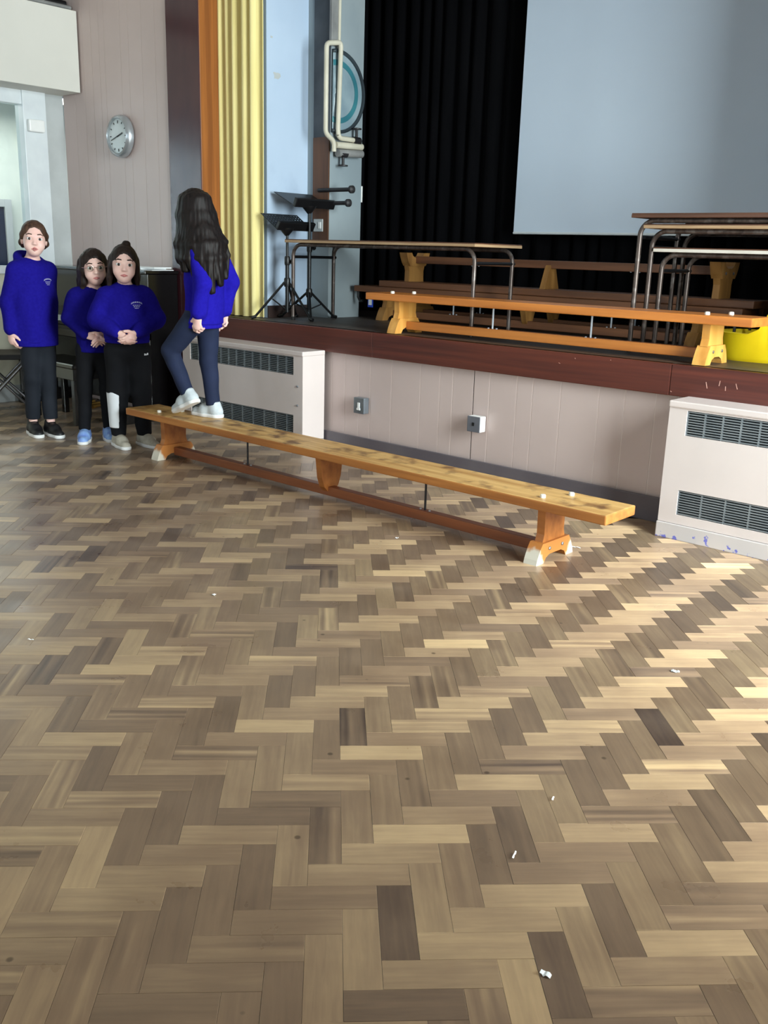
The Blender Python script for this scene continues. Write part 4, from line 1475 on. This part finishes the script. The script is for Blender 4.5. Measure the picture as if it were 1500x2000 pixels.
M['shoe_grey'] = mat('pale_grey_trainer', (200, 208, 212), (182, 190, 196), rough=0.6, scale=(40, 40, 40))
M['sole_white'] = mat('white_sole', (232, 232, 232), (222, 222, 222), rough=0.5)
M['sock_black'] = mat('black_sock', (20, 20, 30), (16, 16, 24), rough=0.9)
M['white_cloth'] = mat('white_cloth', (228, 232, 236), (216, 220, 226), rough=0.85)


def hair_mat(name, c1, c2):
    return mat(name, c1, c2, rough=0.55, spec=0.25, scale=(90, 90, 5), detail=3, bump=0.35)


M['hair_brown'] = hair_mat('brown_hair', (86, 62, 48), (56, 38, 30))
M['hair_dark'] = hair_mat('dark_brown_hair', (46, 32, 28), (28, 19, 17))
M['hair_black'] = hair_mat('near_black_hair', (27, 19, 18), (15, 11, 11))


def nrm(v):
    v = np.array(v, float)
    return v / np.linalg.norm(v)


def hand(F, w, d, n, ts, sc, curl, k=0.006, thumb=(0.55, 0.65, 0.35)):
    """palm, four fingers and thumb; d along the hand, n out of the palm, ts towards the thumb"""
    w, d, n, ts = np.array(w, float), nrm(d), nrm(n), nrm(ts)
    F.cap(w - d * 0.02, w + d * 0.03 * sc, 0.019 * sc, 0.024 * sc, 0.012, flat=(n, 0.62))
    F.cap(w + d * 0.02 * sc, w + d * 0.062 * sc, 0.026 * sc, 0.030 * sc, 0.01, flat=(n, 0.45))
    for i, (ln, off) in enumerate(((0.92, 0.026), (1.0, 0.009), (0.95, -0.009), (0.78, -0.026))):
        p = w + d * (0.072 - 0.006 * abs(i - 1)) * sc + ts * off * sc
        a = curl * (0.7 + 0.08 * i)
        for sgl, r0, r1 in ((0.034, 0.0085, 0.0078), (0.023, 0.0078, 0.0072), (0.018, 0.0072, 0.006)):
            q = p + (d * math.cos(a) + n * math.sin(a)) * sgl * ln * sc
            F.cap(p, q, r0 * sc, r1 * sc, k * 0.5)
            p = q
            a += curl * 0.8
    p = w + d * 0.022 * sc + ts * 0.022 * sc
    td = nrm(d * thumb[0] + ts * thumb[1] + n * thumb[2])
    q = p + td * 0.032 * sc
    F.cap(p - td * 0.012, q, 0.013 * sc, 0.010 * sc, 0.008)
    td2 = nrm(td + d * 0.5 + n * 0.4 * curl)
    F.cap(q, q + td2 * 0.026 * sc, 0.0098 * sc, 0.0075 * sc, 0.004)


def person(loc, theta, H, label, arms, legs, head, hem, jm, lm, shoe, hairm, hair_fn, leg_r=(0.068, 0.046, 0.036), sl_r=(0.056, 0.050, 0.043), body_r=0.128,
           hood=False, crest=None, seed=1, sh=0.112, hip_y=0.0, torso_y=(0.0, 0.0), ankle_cut=0.085, hs=1.0, glasses=False, mouth_open=False, cuff=0.01, zsf=0.772):
    root = empty('person', loc, theta)
    tag(root, label, 'person', 'girls in blue school jumpers')
    s = H / 1.30
    zs_, zh = zsf * H, 0.50 * H
    hyaw, hpit, hrol, hoff = head
    Rm = (Matrix.Rotation(hyaw, 3, 'Z') @ Matrix.Rotation(hpit, 3, 'X') @ Matrix.Rotation(hrol, 3, 'Y'))
    Rh = np.array(Rm)
    hc = np.array([hoff[0], hoff[1], H - 0.118 * hs])

    def hp(x, y, z):
        return hc + Rh @ (np.array([x, y, z]) * hs)
    neck = np.array([0, torso_y[1] + 0.008, zs_ + 0.02])
    # ---- body: one continuous skin
    lo = np.min([np.array(a[2]) for a in arms] + [np.array(l[2]) for l in legs] + [hc], axis=0) - 0.24
    hi = np.max([np.array(a[2]) for a in arms] + [np.array(l[2]) for l in legs] + [hc], axis=0) + 0.20
    lo[2] = -0.01
    hi[2] = H + 0.03
    lo[0] = min(lo[0], -0.26)
    hi[0] = max(hi[0], 0.26)
    F = Field(lo, hi, 0.0048)
    F.cap((0, hip_y, zh), (0, torso_y[0], zh + 0.16 * s), 0.092 * s, 0.088 * s, 0.03, flat=((0, 1, 0), 0.74))
    F.cap((0, torso_y[0], zh + 0.16 * s), (0, torso_y[1], zs_ - 0.06 * s), 0.088 * s, 0.105 * s, 0.03, flat=((0, 1, 0), 0.68))
    F.cap((-sh * 0.85, torso_y[1], zs_ - 0.015), (sh * 0.85, torso_y[1], zs_ - 0.015), 0.038 * s, 0.038 * s, 0.04)
    F.cap(neck - np.array([0, 0, 0.03]), hp(0, 0.018, -0.06), 0.042 * s, 0.038 * hs, 0.03)
    for a in arms:
        F.cap(a[0], a[1], 0.036 * s, 0.030 * s, 0.02)
        F.cap(a[1], a[2], 0.030 * s, 0.021 * s, 0.015)
        hand(F, *a[2:3], *a[3])
    for l in legs:
        F.cap(l[0], l[1], 0.062 * s, 0.042 * s, 0.03)
        F.cap(l[1], l[2], 0.041 * s, 0.025 * s, 0.02)
        f_, u_ = nrm(l[3]), nrm(l[4])
        F.cap(np.array(l[2]) - u_ * 0.03, np.array(l[2]) - u_ * 0.045 + f_ * 0.10, 0.022, 0.018, 0.015)
    # head
    F.ell(hp(0, 0.012, 0.030), np.array((0.071, 0.087, 0.077)) * hs, 0.02, Rh)
    F.ell(hp(0, -0.022, -0.026), np.array((0.064, 0.066, 0.074)) * hs, 0.025, Rh)
    F.ell(hp(0, -0.046, -0.080), np.array((0.030, 0.031, 0.024)) * hs, 0.03, Rh)
    for q in (-1, 1):
        F.ell(hp(q * 0.035, -0.056, -0.042), np.array((0.024, 0.024, 0.026)) * hs, 0.02, Rh)
        F.ell(hp(q * 0.071, 0.010, -0.012), np.array((0.010, 0.019, 0.029)) * hs, 0.008, Rh)
        F.ell(hp(q * 0.031, -0.100, 0.002), np.array((0.021, 0.024, 0.015)) * hs, 0.010, Rh, sub=True)
        F.ell(hp(q * 0.0105, -0.088, -0.029), np.array((0.0062, 0.007, 0.0055)) * hs, 0.007, Rh)
    F.cap(hp(-0.035, -0.068, 0.020), hp(0.035, -0.068, 0.020), 0.011 * hs, 0.011 * hs, 0.014)
    F.cap(hp(0, -0.080, -0.002), hp(0, -0.096, -0.026), 0.0055 * hs, 0.0082 * hs, 0.012)
    body = link('body', F.mesh('body'), M['skin'], root)
    # face details
    for q in (-1, 1):
        e = Field(hp(q * 0.031, -0.070, 0.002) - 0.03, hp(q * 0.031, -0.070, 0.002) + 0.03, 0.0025)
        e.ell(hp(q * 0.031, -0.0685, 0.001), np.array((0.0158, 0.0132, 0.0105)) * hs, 0, Rh)
        eo = link('eye', e.mesh('eye'), M['eye_white'], root)
        e = Field(hp(q * 0.031, -0.080, 0.002) - 0.02, hp(q * 0.031, -0.080, 0.002) + 0.02, 0.0018)
        e.ell(hp(q * 0.031, -0.0785, 0.001), np.array((0.0080, 0.0042, 0.0086)) * hs, 0, Rh)
        link('iris', e.mesh('iris'), M['iris'], eo)
        e = Field(hp(q * 0.033, -0.075, 0.024) - 0.04, hp(q * 0.033, -0.075, 0.024) + 0.04, 0.0025)
        e.cap(hp(q * 0.018, -0.0815, 0.0280), hp(q * 0.034, -0.0785, 0.0305), 0.0034 * hs, 0.0036 * hs, 0.002)
        e.cap(hp(q * 0.034, -0.0785, 0.0305), hp(q * 0.050, -0.067, 0.0235), 0.0036 * hs, 0.0026 * hs, 0.002)
        link('eyebrow', e.mesh('eyebrow'), hairm, root)
    e = Field(hp(0, -0.085, -0.06) - 0.045, hp(0, -0.085, -0.06) + 0.045, 0.0025)
    g_ = 0.007 if mouth_open else 0.003
    for zz, r in ((g_, 0.0050), (-g_, 0.0062)):
        e.cap(hp(-0.021, -0.0775, -0.060), hp(0, -0.0865, -0.060 + zz), 0.0032 * hs, r * hs, 0.003)
        e.cap(hp(0.021, -0.0775, -0.060), hp(0, -0.0865, -0.060 + zz), 0.0032 * hs, r * hs, 0.003)
    link('lips', e.mesh('lips'), M['lips'], root)
    if mouth_open:
        e = Field(hp(0, -0.085, -0.06) - 0.03, hp(0, -0.085, -0.06) + 0.03, 0.0025)
        e.ell(hp(0, -0.083, -0.060), np.array((0.013, 0.0075, 0.0055)) * hs, 0, Rh)
        link('mouth', e.mesh('mouth'), M['mouth'], root)
    # ---- hair
    hb = Field(hc - np.array([0.26, 0.26, 0.47]), hc + np.array([0.26, 0.26, 0.16]), 0.0055)
    hair_fn(hb, hp, Rh, hs)
    link('hair', hb.mesh('hair'), hairm, root)
    # ---- jumper
    J = Field((lo[0] - 0.03, lo[1] - 0.03, min(hem, min(a[2][2] for a in arms)) - 0.06), (hi[0] + 0.03, hi[1] + 0.03, zs_ + 0.16), 0.006)
    r0 = body_r * s
    J.cap((0, hip_y, hem - 0.05), (0, torso_y[0], zh + 0.18 * s), r0 * 1.0, r0 * 1.02, 0.03, flat=((0, 1, 0), 0.80))
    J.cap((0, torso_y[0], zh + 0.16 * s), (0, torso_y[1], zs_ - 0.085 * s), r0 * 1.0, r0 * 0.97, 0.03, flat=((0, 1, 0), 0.74))
    J.cap((-sh * 0.8, torso_y[1], zs_ - 0.028), (sh * 0.8, torso_y[1], zs_ - 0.028), 0.056 * s, 0.056 * s, 0.045)
    J.cap((0, torso_y[1] + 0.012, zs_ - 0.035), neck + np.array([0, 0.004, -0.012]), 0.070 * s, 0.052 * s, 0.03)
    for a in arms:
        J.cap(a[0], a[1], sl_r[0] * s, sl_r[1] * s, 0.03)
        w = np.array(a[2]) - nrm(np.array(a[2]) - np.array(a[1])) * 0.022
        J.cap(a[1], w, sl_r[1] * s, sl_r[2] * s, 0.02)
    J.ripple(0.0035, 42, seed, (1, 1, 0.7))
    for a in arms:                                     # ribbed cuffs
        d_ = nrm(np.array(a[2]) - np.array(a[1]))
        J.cap(np.array(a[2]) - d_ * 0.045, np.array(a[2]) - d_ * 0.008, 0.032 * s, 0.029 * s, 0.012)
    J.plane((0, 0, hem), (0, 0, -1), 0.006)
    if hood:
        J.ring((0, torso_y[1] + 0.014, zs_ + 0.030), 0.070 * s, 0.026, 0.015, ax=(0, 0.50, 1), sy=1.0)
        J.ell((0, torso_y[1] + 0.075, zs_ + 0.0), (0.085, 0.045, 0.07), 0.03)
    else:
        J.ring((0, torso_y[1] + 0.006, zs_ + 0.018), 0.055 * s, 0.010, 0.006, ax=(0, 0.45, 1))
    J.cap(neck + np.array([0, 0, 0.0]), neck + np.array([0, -0.01, 0.15]), 0.045 * s, 0.055 * s, 0.004, sub=True)
    jme = J.mesh('jumper')
    jo = link('jumper', jme, jm, root)
    # hem rib
    Hm = Field((-0.22, -0.2, hem - 0.03), (0.22, 0.2, hem + 0.06), 0.006)
    Hm.cap((0, hip_y, hem - 0.1), (0, hip_y * 0.5, hem + 0.1), r0 * 0.99, r0 * 0.99, 0.0, flat=((0, 1, 0), 0.80))
    Hm.plane((0, 0, hem - 0.022), (0, 0, -1), 0.004)
    Hm.plane((0, 0, hem + 0.02), (0, 0, 1), 0.004)
    link('hem_band', Hm.mesh('hem_band'), jm, jo)
    if crest:
        bv = BVHTree.FromPolygons([v.co.copy() for v in jme.vertices], [tuple(p.vertices) for p in jme.polygons])
        cm = MB()

        def put(pts, w):
            vs, fs = [], []
            for x, z in pts:
                for dz in (-w / 2, w / 2):
                    h_ = bv.ray_cast(Vector((crest[0] + x, -0.4, crest[1] + z + dz)), Vector((0, 1, 0)))
                    y = h_[0].y if h_[0] is not None else -0.1
                    vs.append((crest[0] + x, y - 0.0025, crest[1] + z + dz))
            for i in range(len(pts) - 1):
                fs.append((2 * i, 2 * i + 2, 2 * i + 3, 2 * i + 1))
            o = len(vs)
            vs += [(x, y + 0.0015, z) for x, y, z in vs]
            fs += [tuple(q + o for q in reversed(f)) for f in fs]
            cm.add(vs, fs)
        for a in np.linspace(-1.15, 1.15, 8):
            put([(0.034 * math.sin(a + d), 0.006 + 0.014 * math.cos(a + d)) for d in (-0.11, 0, 0.11)], 0.0085)
        for x in (-0.018, -0.006, 0.006, 0.018):
            put([(x - 0.0045, 0.002), (x + 0.0045, 0.002)], 0.004)
        for x in (-0.013, 0.0, 0.013):
            put([(x - 0.005, -0.007), (x + 0.005, -0.007)], 0.004)
        put([(-0.012, -0.016), (0.012, -0.016)], 0.003)
        tag(cm.build('crest', M['crest'], jo), 'small white printed school crest')
    # ---- leggings
    Lg = Field((lo[0], lo[1], 0.0), (hi[0], hi[1], zh + 0.12), 0.006)
    Lg.cap((0, hip_y, zh - 0.01), (0, hip_y, zh + 0.07), 0.108 * s, 0.100 * s, 0.03, flat=((0, 1, 0), 0.80))
    for l in legs:
        Lg.cap(l[0], l[1], leg_r[0] * s, leg_r[1] * s, 0.03)
        Lg.cap(l[1], l[2], leg_r[1] * s, leg_r[2] * s, 0.015)
    Lg.ripple(0.0022, 50, seed + 5, (1, 1, 1.6))
    for l in legs:
        ax_ = nrm(np.array(l[2]) - np.array(l[1]))
        cpt = np.array(l[2]) + ax_ * cuff
        sl = Lg._sub(cpt - 0.10, cpt + 0.10)
        d = (sl[1] - cpt[0]) * ax_[0] + (sl[2] - cpt[1]) * ax_[1] + (sl[3] - cpt[2]) * ax_[2]
        q2 = (sl[1] - cpt[0]) ** 2 + (sl[2] - cpt[1]) ** 2 + (sl[3] - cpt[2]) ** 2 - d * d
        Lg.F[sl[0]] = np.where(q2 < 0.062 ** 2, np.maximum(Lg.F[sl[0]], d), Lg.F[sl[0]]).astype(np.float32)
    lg_o = link('leggings', Lg.mesh('leggings'), lm, root)
    # ---- shoes
    um, som, ssc = shoe
    for l in legs:
        f_, u_ = nrm(l[3]), nrm(l[4])
        s_ = np.cross(u_, f_)
        base = np.array(l[2]) - u_ * l[5]                # sole level under the ankle

        def fp(a, b, c=0.0):
            return base + f_ * a * ssc + u_ * b * ssc + s_ * c * ssc
        lo_ = np.min([fp(-0.08, 0), fp(0.18, 0), fp(0, 0.12), fp(0.18, 0.05)], axis=0) - 0.07
        hi_ = np.max([fp(-0.08, 0), fp(0.18, 0), fp(0, 0.12), fp(0.18, 0.05)], axis=0) + 0.07
        U = Field(lo_, hi_, 0.0042)
        U.cap(fp(-0.028, 0.030), fp(0.055, 0.032), 0.034 * ssc, 0.036 * ssc, 0.02, flat=(s_, 0.92))
        U.cap(fp(0.055, 0.030), fp(0.120, 0.022), 0.036 * ssc, 0.030 * ssc, 0.02, flat=(u_, 0.80))
        U.cap(fp(-0.020, 0.040), fp(-0.016, 0.072), 0.034 * ssc, 0.031 * ssc, 0.02)
        U.cap(fp(0.0, 0.06), fp(0.06, 0.045), 0.026 * ssc, 0.028 * ssc, 0.02)
        U.cap(fp(-0.012, 0.078), fp(-0.012, 0.12), 0.024 * ssc, 0.030 * ssc, 0.004, sub=True)
        U.plane(fp(0, 0.014), -u_, 0.002)
        so = link('shoe', U.mesh('shoe'), um, root)
        W_ = Field(lo_, hi_, 0.0042)
        W_.cap(fp(-0.028, 0.012), fp(0.05, 0.012), 0.038 * ssc, 0.037 * ssc, 0.02)
        W_.cap(fp(0.05, 0.012), fp(0.122, 0.012), 0.038 * ssc, 0.033 * ssc, 0.02)
        W_.plane(fp(0, 0.0), -u_, 0.002)
        W_.plane(fp(0, 0.021), u_, 0.002)
        link('sole', W_.mesh('sole'), som, so)
        lc = MB()
        for i in range(4):
            a_, b_ = 0.028 + 0.017 * i, 0.074 - 0.007 * i
            lc.tube([Vector(fp(a_, b_ - 0.004, -0.016)), Vector(fp(a_ + 0.002, b_ + 0.002, 0)), Vector(fp(a_, b_ - 0.004, 0.016))], 0.0028 * ssc, 6)
        tag(lc.build('laces', som, so, True), kind='stuff')
    if glasses:
        gm = MB()
        for q in (-1, 1):
            pts = [Vector(hp(q * 0.031 + 0.020 * math.cos(a), -0.094 + 0.012 * abs(0.031 + q * 0.02 * math.cos(a) - 0.031) * 10 * 0.1, 0.0 + 0.017 * math.sin(a))) for a in np.linspace(0, 2 * PI, 20, endpoint=False)]
            gm.tube(pts, 0.0022, 6, True)
            gm.tube([Vector(hp(q * 0.051, -0.092, 0.004)), Vector(hp(q * 0.074, -0.06, 0.004)), Vector(hp(q * 0.078, 0.0, 0.0))], 0.0020, 6)
        gm.tube([Vector(hp(-0.011, -0.095, 0.004)), Vector(hp(0, -0.101, 0.007)), Vector(hp(0.011, -0.095, 0.004))], 0.0020, 6)
        go = gm.build('spectacles', mat('pale_spectacle_frame', (200, 170, 160), (190, 160, 150), rough=0.25, metal=0.4), root, True)
        for q in (-1, 1):
            pr = [Vector(hp(q * 0.031 + 0.019 * math.cos(a), -0.0945, 0.016 * math.sin(a))) for a in np.linspace(0, 2 * PI, 18, endpoint=False)]
            pr2 = [Vector(hp(q * 0.031 + 0.019 * math.cos(a), -0.0930, 0.016 * math.sin(a))) for a in np.linspace(0, 2 * PI, 18, endpoint=False)]
            n_ = 18
            MB().add(pr + pr2, [tuple(range(n_)), tuple(range(2 * n_ - 1, n_ - 1, -1))] + [(i, i + n_, (i + 1) % n_ + n_, (i + 1) % n_) for i in range(n_)]).build('lens', M['glass'], go)
    return root, hp


def hair_cap(F, hp, Rh, hs, front=0.055, open_w=0.056, open_low=-0.10):
    F.ell(hp(0, 0.016, 0.033), np.array((0.0765, 0.094, 0.081)) * hs, 0.0, Rh)
    F.ell(hp(0, -0.100, front - 0.095), np.array((open_w, 0.070, 0.095)) * hs, 0.012, Rh, sub=True)
    F.cap(hp(0, -0.04, -0.07), hp(0, 0.0, -0.16), 0.055 * hs, 0.06 * hs, 0.01, sub=True)


def hair_tied(F, hp, Rh, hs):                      # brown hair scraped back
    hair_cap(F, hp, Rh, hs, 0.082, 0.066)
    for q in (-1, 1):
        lock(F, [hp(q * 0.045, -0.03, 0.07), hp(q * 0.068, -0.01, 0.02), hp(q * 0.074, 0.03, -0.03), hp(q * 0.062, 0.07, -0.05)], 0.014 * hs, 0.016 * hs)
    F.ell(hp(0, 0.105, -0.01), np.array((0.03, 0.035, 0.035)) * hs, 0.02, Rh)
    F.cap(hp(0, 0.115, -0.02), hp(0.01, 0.12, -0.13), 0.026 * hs, 0.014 * hs, 0.02)
    F.ripple(0.0012, 260, 4, (1, 1, 0.15))


def lock(F, pts, r0, r1, k=0.020):
    n = len(pts) - 1
    for i in range(n):
        a, b = r0 + (r1 - r0) * i / n, r0 + (r1 - r0) * (i + 1) / n
        F.cap(pts[i], pts[i + 1], a, b, k)


def hair_long_front(F, hp, Rh, hs):                # centre parting, long behind the shoulders
    hair_cap(F, hp, Rh, hs, 0.068, 0.060)
    for q in (-1, 1):
        for j in range(5):
            y = -0.012 + 0.025 * j
            lock(F, [hp(q * 0.052, y * 0.8, 0.05), hp(q * (0.068 + 0.002 * j), y, -0.02), hp(q * (0.074 + 0.003 * j), y + 0.008, -0.09),
                     hp(q * (0.084 + 0.003 * j), y + 0.012, -0.15), hp(q * (0.094 - 0.004 * j), y + 0.008, -0.205 - 0.012 * (j % 2))], 0.020 * hs, 0.014 * hs)
    for j in range(6):
        x = -0.065 + 0.026 * j
        lock(F, [hp(x, 0.080, 0.02), hp(x * 1.1, 0.094, -0.08), hp(x * 1.2, 0.10, -0.22)], 0.028 * hs, 0.018 * hs)
    F.cap(hp(0, -0.05, -0.06), hp(0, -0.02, -0.2), 0.052 * hs, 0.05 * hs, 0.01, sub=True)
    F.ripple(0.0012, 260, 9, (1, 1, 0.12))


def hair_half_up(F, hp, Rh, hs):                   # small top knot, loose sides
    hair_cap(F, hp, Rh, hs, 0.070, 0.062)
    F.ell(hp(0.012, 0.02, 0.116), np.array((0.024, 0.024, 0.018)) * hs, 0.014, Rh)
    for q in (-1, 1):
        for j in range(5):
            y = 0.000 + 0.022 * j
            lock(F, [hp(q * 0.055, y * 0.8, 0.04), hp(q * 0.070, y, -0.02), hp(q * 0.077, y + 0.006, -0.08), hp(q * 0.082, y + 0.012, -0.155 - 0.012 * (j % 2))], 0.015 * hs, 0.010 * hs)
    for j in range(6):
        x = -0.065 + 0.026 * j
        lock(F, [hp(x, 0.080, 0.02), hp(x * 1.1, 0.092, -0.08), hp(x * 1.1, 0.088, -0.15)], 0.026 * hs, 0.016 * hs)
    F.cap(hp(0, -0.05, -0.06), hp(0, -0.02, -0.2), 0.054 * hs, 0.05 * hs, 0.01, sub=True)
    F.ripple(0.0012, 260, 12, (1, 1, 0.12))


def hair_long_back(F, hp, Rh, hs):                 # long loose hair down the back and over the shoulders
    F.ell(hp(0, 0.016, 0.034), np.array((0.084, 0.101, 0.087)) * hs, 0.0, Rh)
    F.ell(hp(0, -0.105, -0.045), np.array((0.048, 0.060, 0.090)) * hs, 0.012, Rh, sub=True)
    F.ell(hp(0, 0.065, -0.10), np.array((0.080, 0.060, 0.085)) * hs, 0.03, Rh)
    r = random.Random(21)
    for j in range(21):
        a = math.radians(-132 + 264 * j / 20)      # around the back of the head
        cx_, cy_ = math.sin(a), math.cos(a)
        x0, y0 = 0.074 * cx_, 0.016 + 0.090 * cy_
        back = max(0.0, cy_)
        ln = 0.285 + 0.115 * back + r.uniform(-0.03, 0.03)
        w = 1.0 + 0.35 * abs(cx_)
        ys = y0 + 0.040 * back + 0.012
        lock(F, [hp(x0 * 0.75, y0 * 0.8, 0.06), hp(x0 * 1.12, y0 * 1.04, -0.02), hp(x0 * 1.25, ys, -0.10),
                 hp(x0 * 1.28 * w + r.uniform(-0.008, 0.008), ys + 0.030 * (0.5 + back), -0.17), hp(x0 * 1.30 * w + r.uniform(-0.012, 0.012), ys + 0.045 * (0.5 + back), -0.24),
                 hp(x0 * 1.15 * w + r.uniform(-0.018, 0.018), ys + 0.052 * (0.5 + back), -ln)], 0.030 * hs, 0.015 * hs, 0.016)
    F.ripple(0.0018, 220, 15, (1, 1, 0.10))


def stand_leg(sx, sy, H, hipx, toe, kn=0.0):
    a = (sx, sy, 0.082)
    h_ = (hipx, 0.0, 0.50 * H - 0.02)
    k_ = ((sx * 0.55 + hipx * 0.45), (sy * 0.5) - 0.012 + kn, 0.275 * H)
    return [h_, k_, a, toe, (0, 0, 1), 0.082]


def arm(sh_, el, wr, d, n, ts, sc, curl, **kw):
    return [sh_, el, wr, (d, n, ts, sc, curl)]


D2 = math.radians
# girl at the far left in a hooded jumper, body turned to the right, face to the camera
person((-5.875, 3.14, 0), D2(96), 1.385, 'person in a hooded blue jumper and charcoal leggings at the far left',
       [arm((-0.116, 0.0, 1.065), (-0.150, 0.050, 0.865), (-0.165, 0.035, 0.690), (0.0, -0.2, -1), (1, 0.1, 0), (0.1, -1, 0.0), 0.95, 0.75),
        arm((0.116, 0.0, 1.065), (0.150, 0.050, 0.865), (0.100, 0.100, 0.700), (-0.35, 0.25, -1), (0, -1, 0.0), (0.9, 0, -0.2), 0.95, 0.5)],
       [stand_leg(-0.036, 0.048, 1.385, -0.052, (-0.40, -1, 0)), stand_leg(0.030, -0.052, 1.385, 0.052, (-0.25, -1, 0))],
       (D2(-32), D2(2), D2(3), (0.0, -0.045, 0)), 0.615, M['jumper_shaded'], M['leg_charcoal'], (M['shoe_black'], M['sole_white'], 1.12), M['hair_brown'], hair_tied,
       hood=True, crest=(0.045, 1.0), seed=3, body_r=0.136, leg_r=(0.072, 0.050, 0.042), mouth_open=True, hs=1.0, cuff=-0.028, zsf=0.793)
# girl with spectacles, half hidden behind her neighbour
person((-5.475, 3.322, 0), D2(58), 1.225, 'person with spectacles and long dark hair in a blue jumper behind the front girl',
       [arm((-0.104, 0.0, 0.925), (-0.150, 0.020, 0.790), (-0.040, -0.100, 0.690), (0.85, -0.4, -0.2), (0.3, 0.5, -0.6), (0.2, -0.5, 0.8), 0.9, 0.5),
        arm((0.104, 0.0, 0.925), (0.145, 0.040, 0.790), (0.080, -0.090, 0.690), (-0.7, -0.6, -0.3), (-0.3, 0.5, -0.6), (-0.2, -0.5, 0.8), 0.9, 0.5)],
       [stand_leg(-0.090, -0.01, 1.225, -0.056, (-0.10, -1, 0)), stand_leg(0.060, 0.045, 1.225, 0.056, (0.10, -1, 0))],
       (D2(6), D2(4), D2(-4), (0.020, -0.025, 0)), 0.600, M['jumper_deep_shade'], M['leg_black'], (M['shoe_blue'], M['sole_white'], 1.05), M['hair_dark'], hair_long_front,
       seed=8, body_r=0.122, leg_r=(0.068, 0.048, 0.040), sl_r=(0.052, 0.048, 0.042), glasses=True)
# girl in front with clasped hands
root3, _ = person((-5.185, 3.375, 0), D2(56), 1.255, 'person with clasped hands in a blue jumper and black joggers nearest the bench',
       [arm((-0.116, 0.0, 0.940), (-0.178, -0.005, 0.800), (-0.052, -0.155, 0.728), (0.75, -0.35, -0.55), (0.45, 0.75, 0.1), (0.25, -0.55, 0.8), 0.92, 0.55),
        arm((0.116, 0.0, 0.940), (0.178, -0.005, 0.805), (0.056, -0.160, 0.728), (-0.75, -0.40, -0.55), (-0.45, 0.75, 0.1), (-0.25, -0.55, 0.8), 0.92, 0.6)],
       [stand_leg(-0.078, 0.0, 1.255, -0.060, (0.35, -1, 0)), stand_leg(0.080, 0.010, 1.255, 0.060, (0.60, -1, 0))],
       (D2(2), D2(3), D2(3), (0.0, -0.025, 0)), 0.680, M['jumper_shaded'], M['leg_black'], (M['shoe_stone'], M['sole_white'], 1.06), M['hair_dark'], hair_half_up,
       crest=(0.066, 0.89), seed=12, body_r=0.142, sl_r=(0.062, 0.060, 0.044), leg_r=(0.086, 0.068, 0.048), hs=1.03)
# white side panel on one trouser leg and a small white motif at the hip
la = stand_leg(-0.078, 0.0, 1.255, -0.060, (0.35, -1, 0))
s3 = 1.255 / 1.30
Pn = Field((-0.2, -0.12, 0.06), (0.02, 0.12, 0.36), 0.0045)
Pn.cap(la[1], la[2], 0.068 * s3 + 0.005, 0.048 * s3 + 0.006, 0.0)
Pn.plane((0, 0, 0.305), (0.5, 0, 1), 0.003)
Pn.plane((0, 0, 0.125), (0, 0, -1), 0.003)
Pn.plane((-0.090, 0, 0.2), (1, 0.35, 0), 0.003)
lg3 = [o for o in root3.children if o.name.startswith('leggings')][0]
tag(link('side_panel', Pn.mesh('side_panel'), M['white_cloth'], lg3), 'white panel on the lower leg')
bv = BVHTree.FromPolygons([v.co.copy() for v in lg3.data.vertices], [tuple(p.vertices) for p in lg3.data.polygons])
mo = MB()
for x0, x1, z0, z1 in ((0.100, 0.106, 0.585, 0.597), (0.108, 0.114, 0.585, 0.595), (0.116, 0.124, 0.587, 0.599)):
    q = []
    for x, z in ((x0, z0), (x1, z0), (x1, z1), (x0, z1)):
        h_ = bv.ray_cast(Vector((x, -0.4, z)), Vector((0, 1, 0)))
        q.append((x, (h_[0].y if h_[0] is not None else -0.05) - 0.002, z))
    mo.add(q + [(a, b + 0.0015, c_) for a, b, c_ in q], [(0, 1, 2, 3), (7, 6, 5, 4), (0, 4, 5, 1), (1, 5, 6, 2), (2, 6, 7, 3), (3, 7, 4, 0)])
mo.build('motif', M['white_cloth'], lg3)
# girl walking along the bench, seen from behind
person((-4.475, 3.425, 0.2755), D2(-66), 1.285, 'person with long dark hair and navy leggings walking away along the floor bench',
       [arm((0.110, 0.030, 0.965), (0.136, 0.075, 0.775), (0.135, 0.040, 0.600), (0.0, -0.15, -1), (-1, 0.1, 0), (-0.1, -1, 0), 0.92, 0.8),
        arm((-0.110, 0.030, 0.965), (-0.140, 0.105, 0.775), (-0.115, 0.075, 0.605), (0.0, -0.15, -1), (1, 0.1, 0), (0.1, -1, 0), 0.92, 0.8)],
       [[(0.056, 0.0, 0.60), (0.058, -0.190, 0.385), (0.045, -0.095, 0.152), (-0.35, -1.0, -0.45), (-0.15, -0.42, 1), 0.085],
        [(-0.052, 0.0, 0.60), (-0.042, 0.005, 0.330), (-0.030, 0.035, 0.082), (-0.25, -1, 0), (0, 0, 1), 0.082]],
       (D2(-42), D2(-4), D2(5), (0.0, -0.040, 0)), 0.545, M['jumper'], M['leg_navy'], (M['shoe_grey'], M['sole_white'], 1.06), M['hair_black'], hair_long_back,
       seed=17, body_r=0.128, leg_r=(0.074, 0.052, 0.042), torso_y=(0.015, 0.020), hs=1.0)
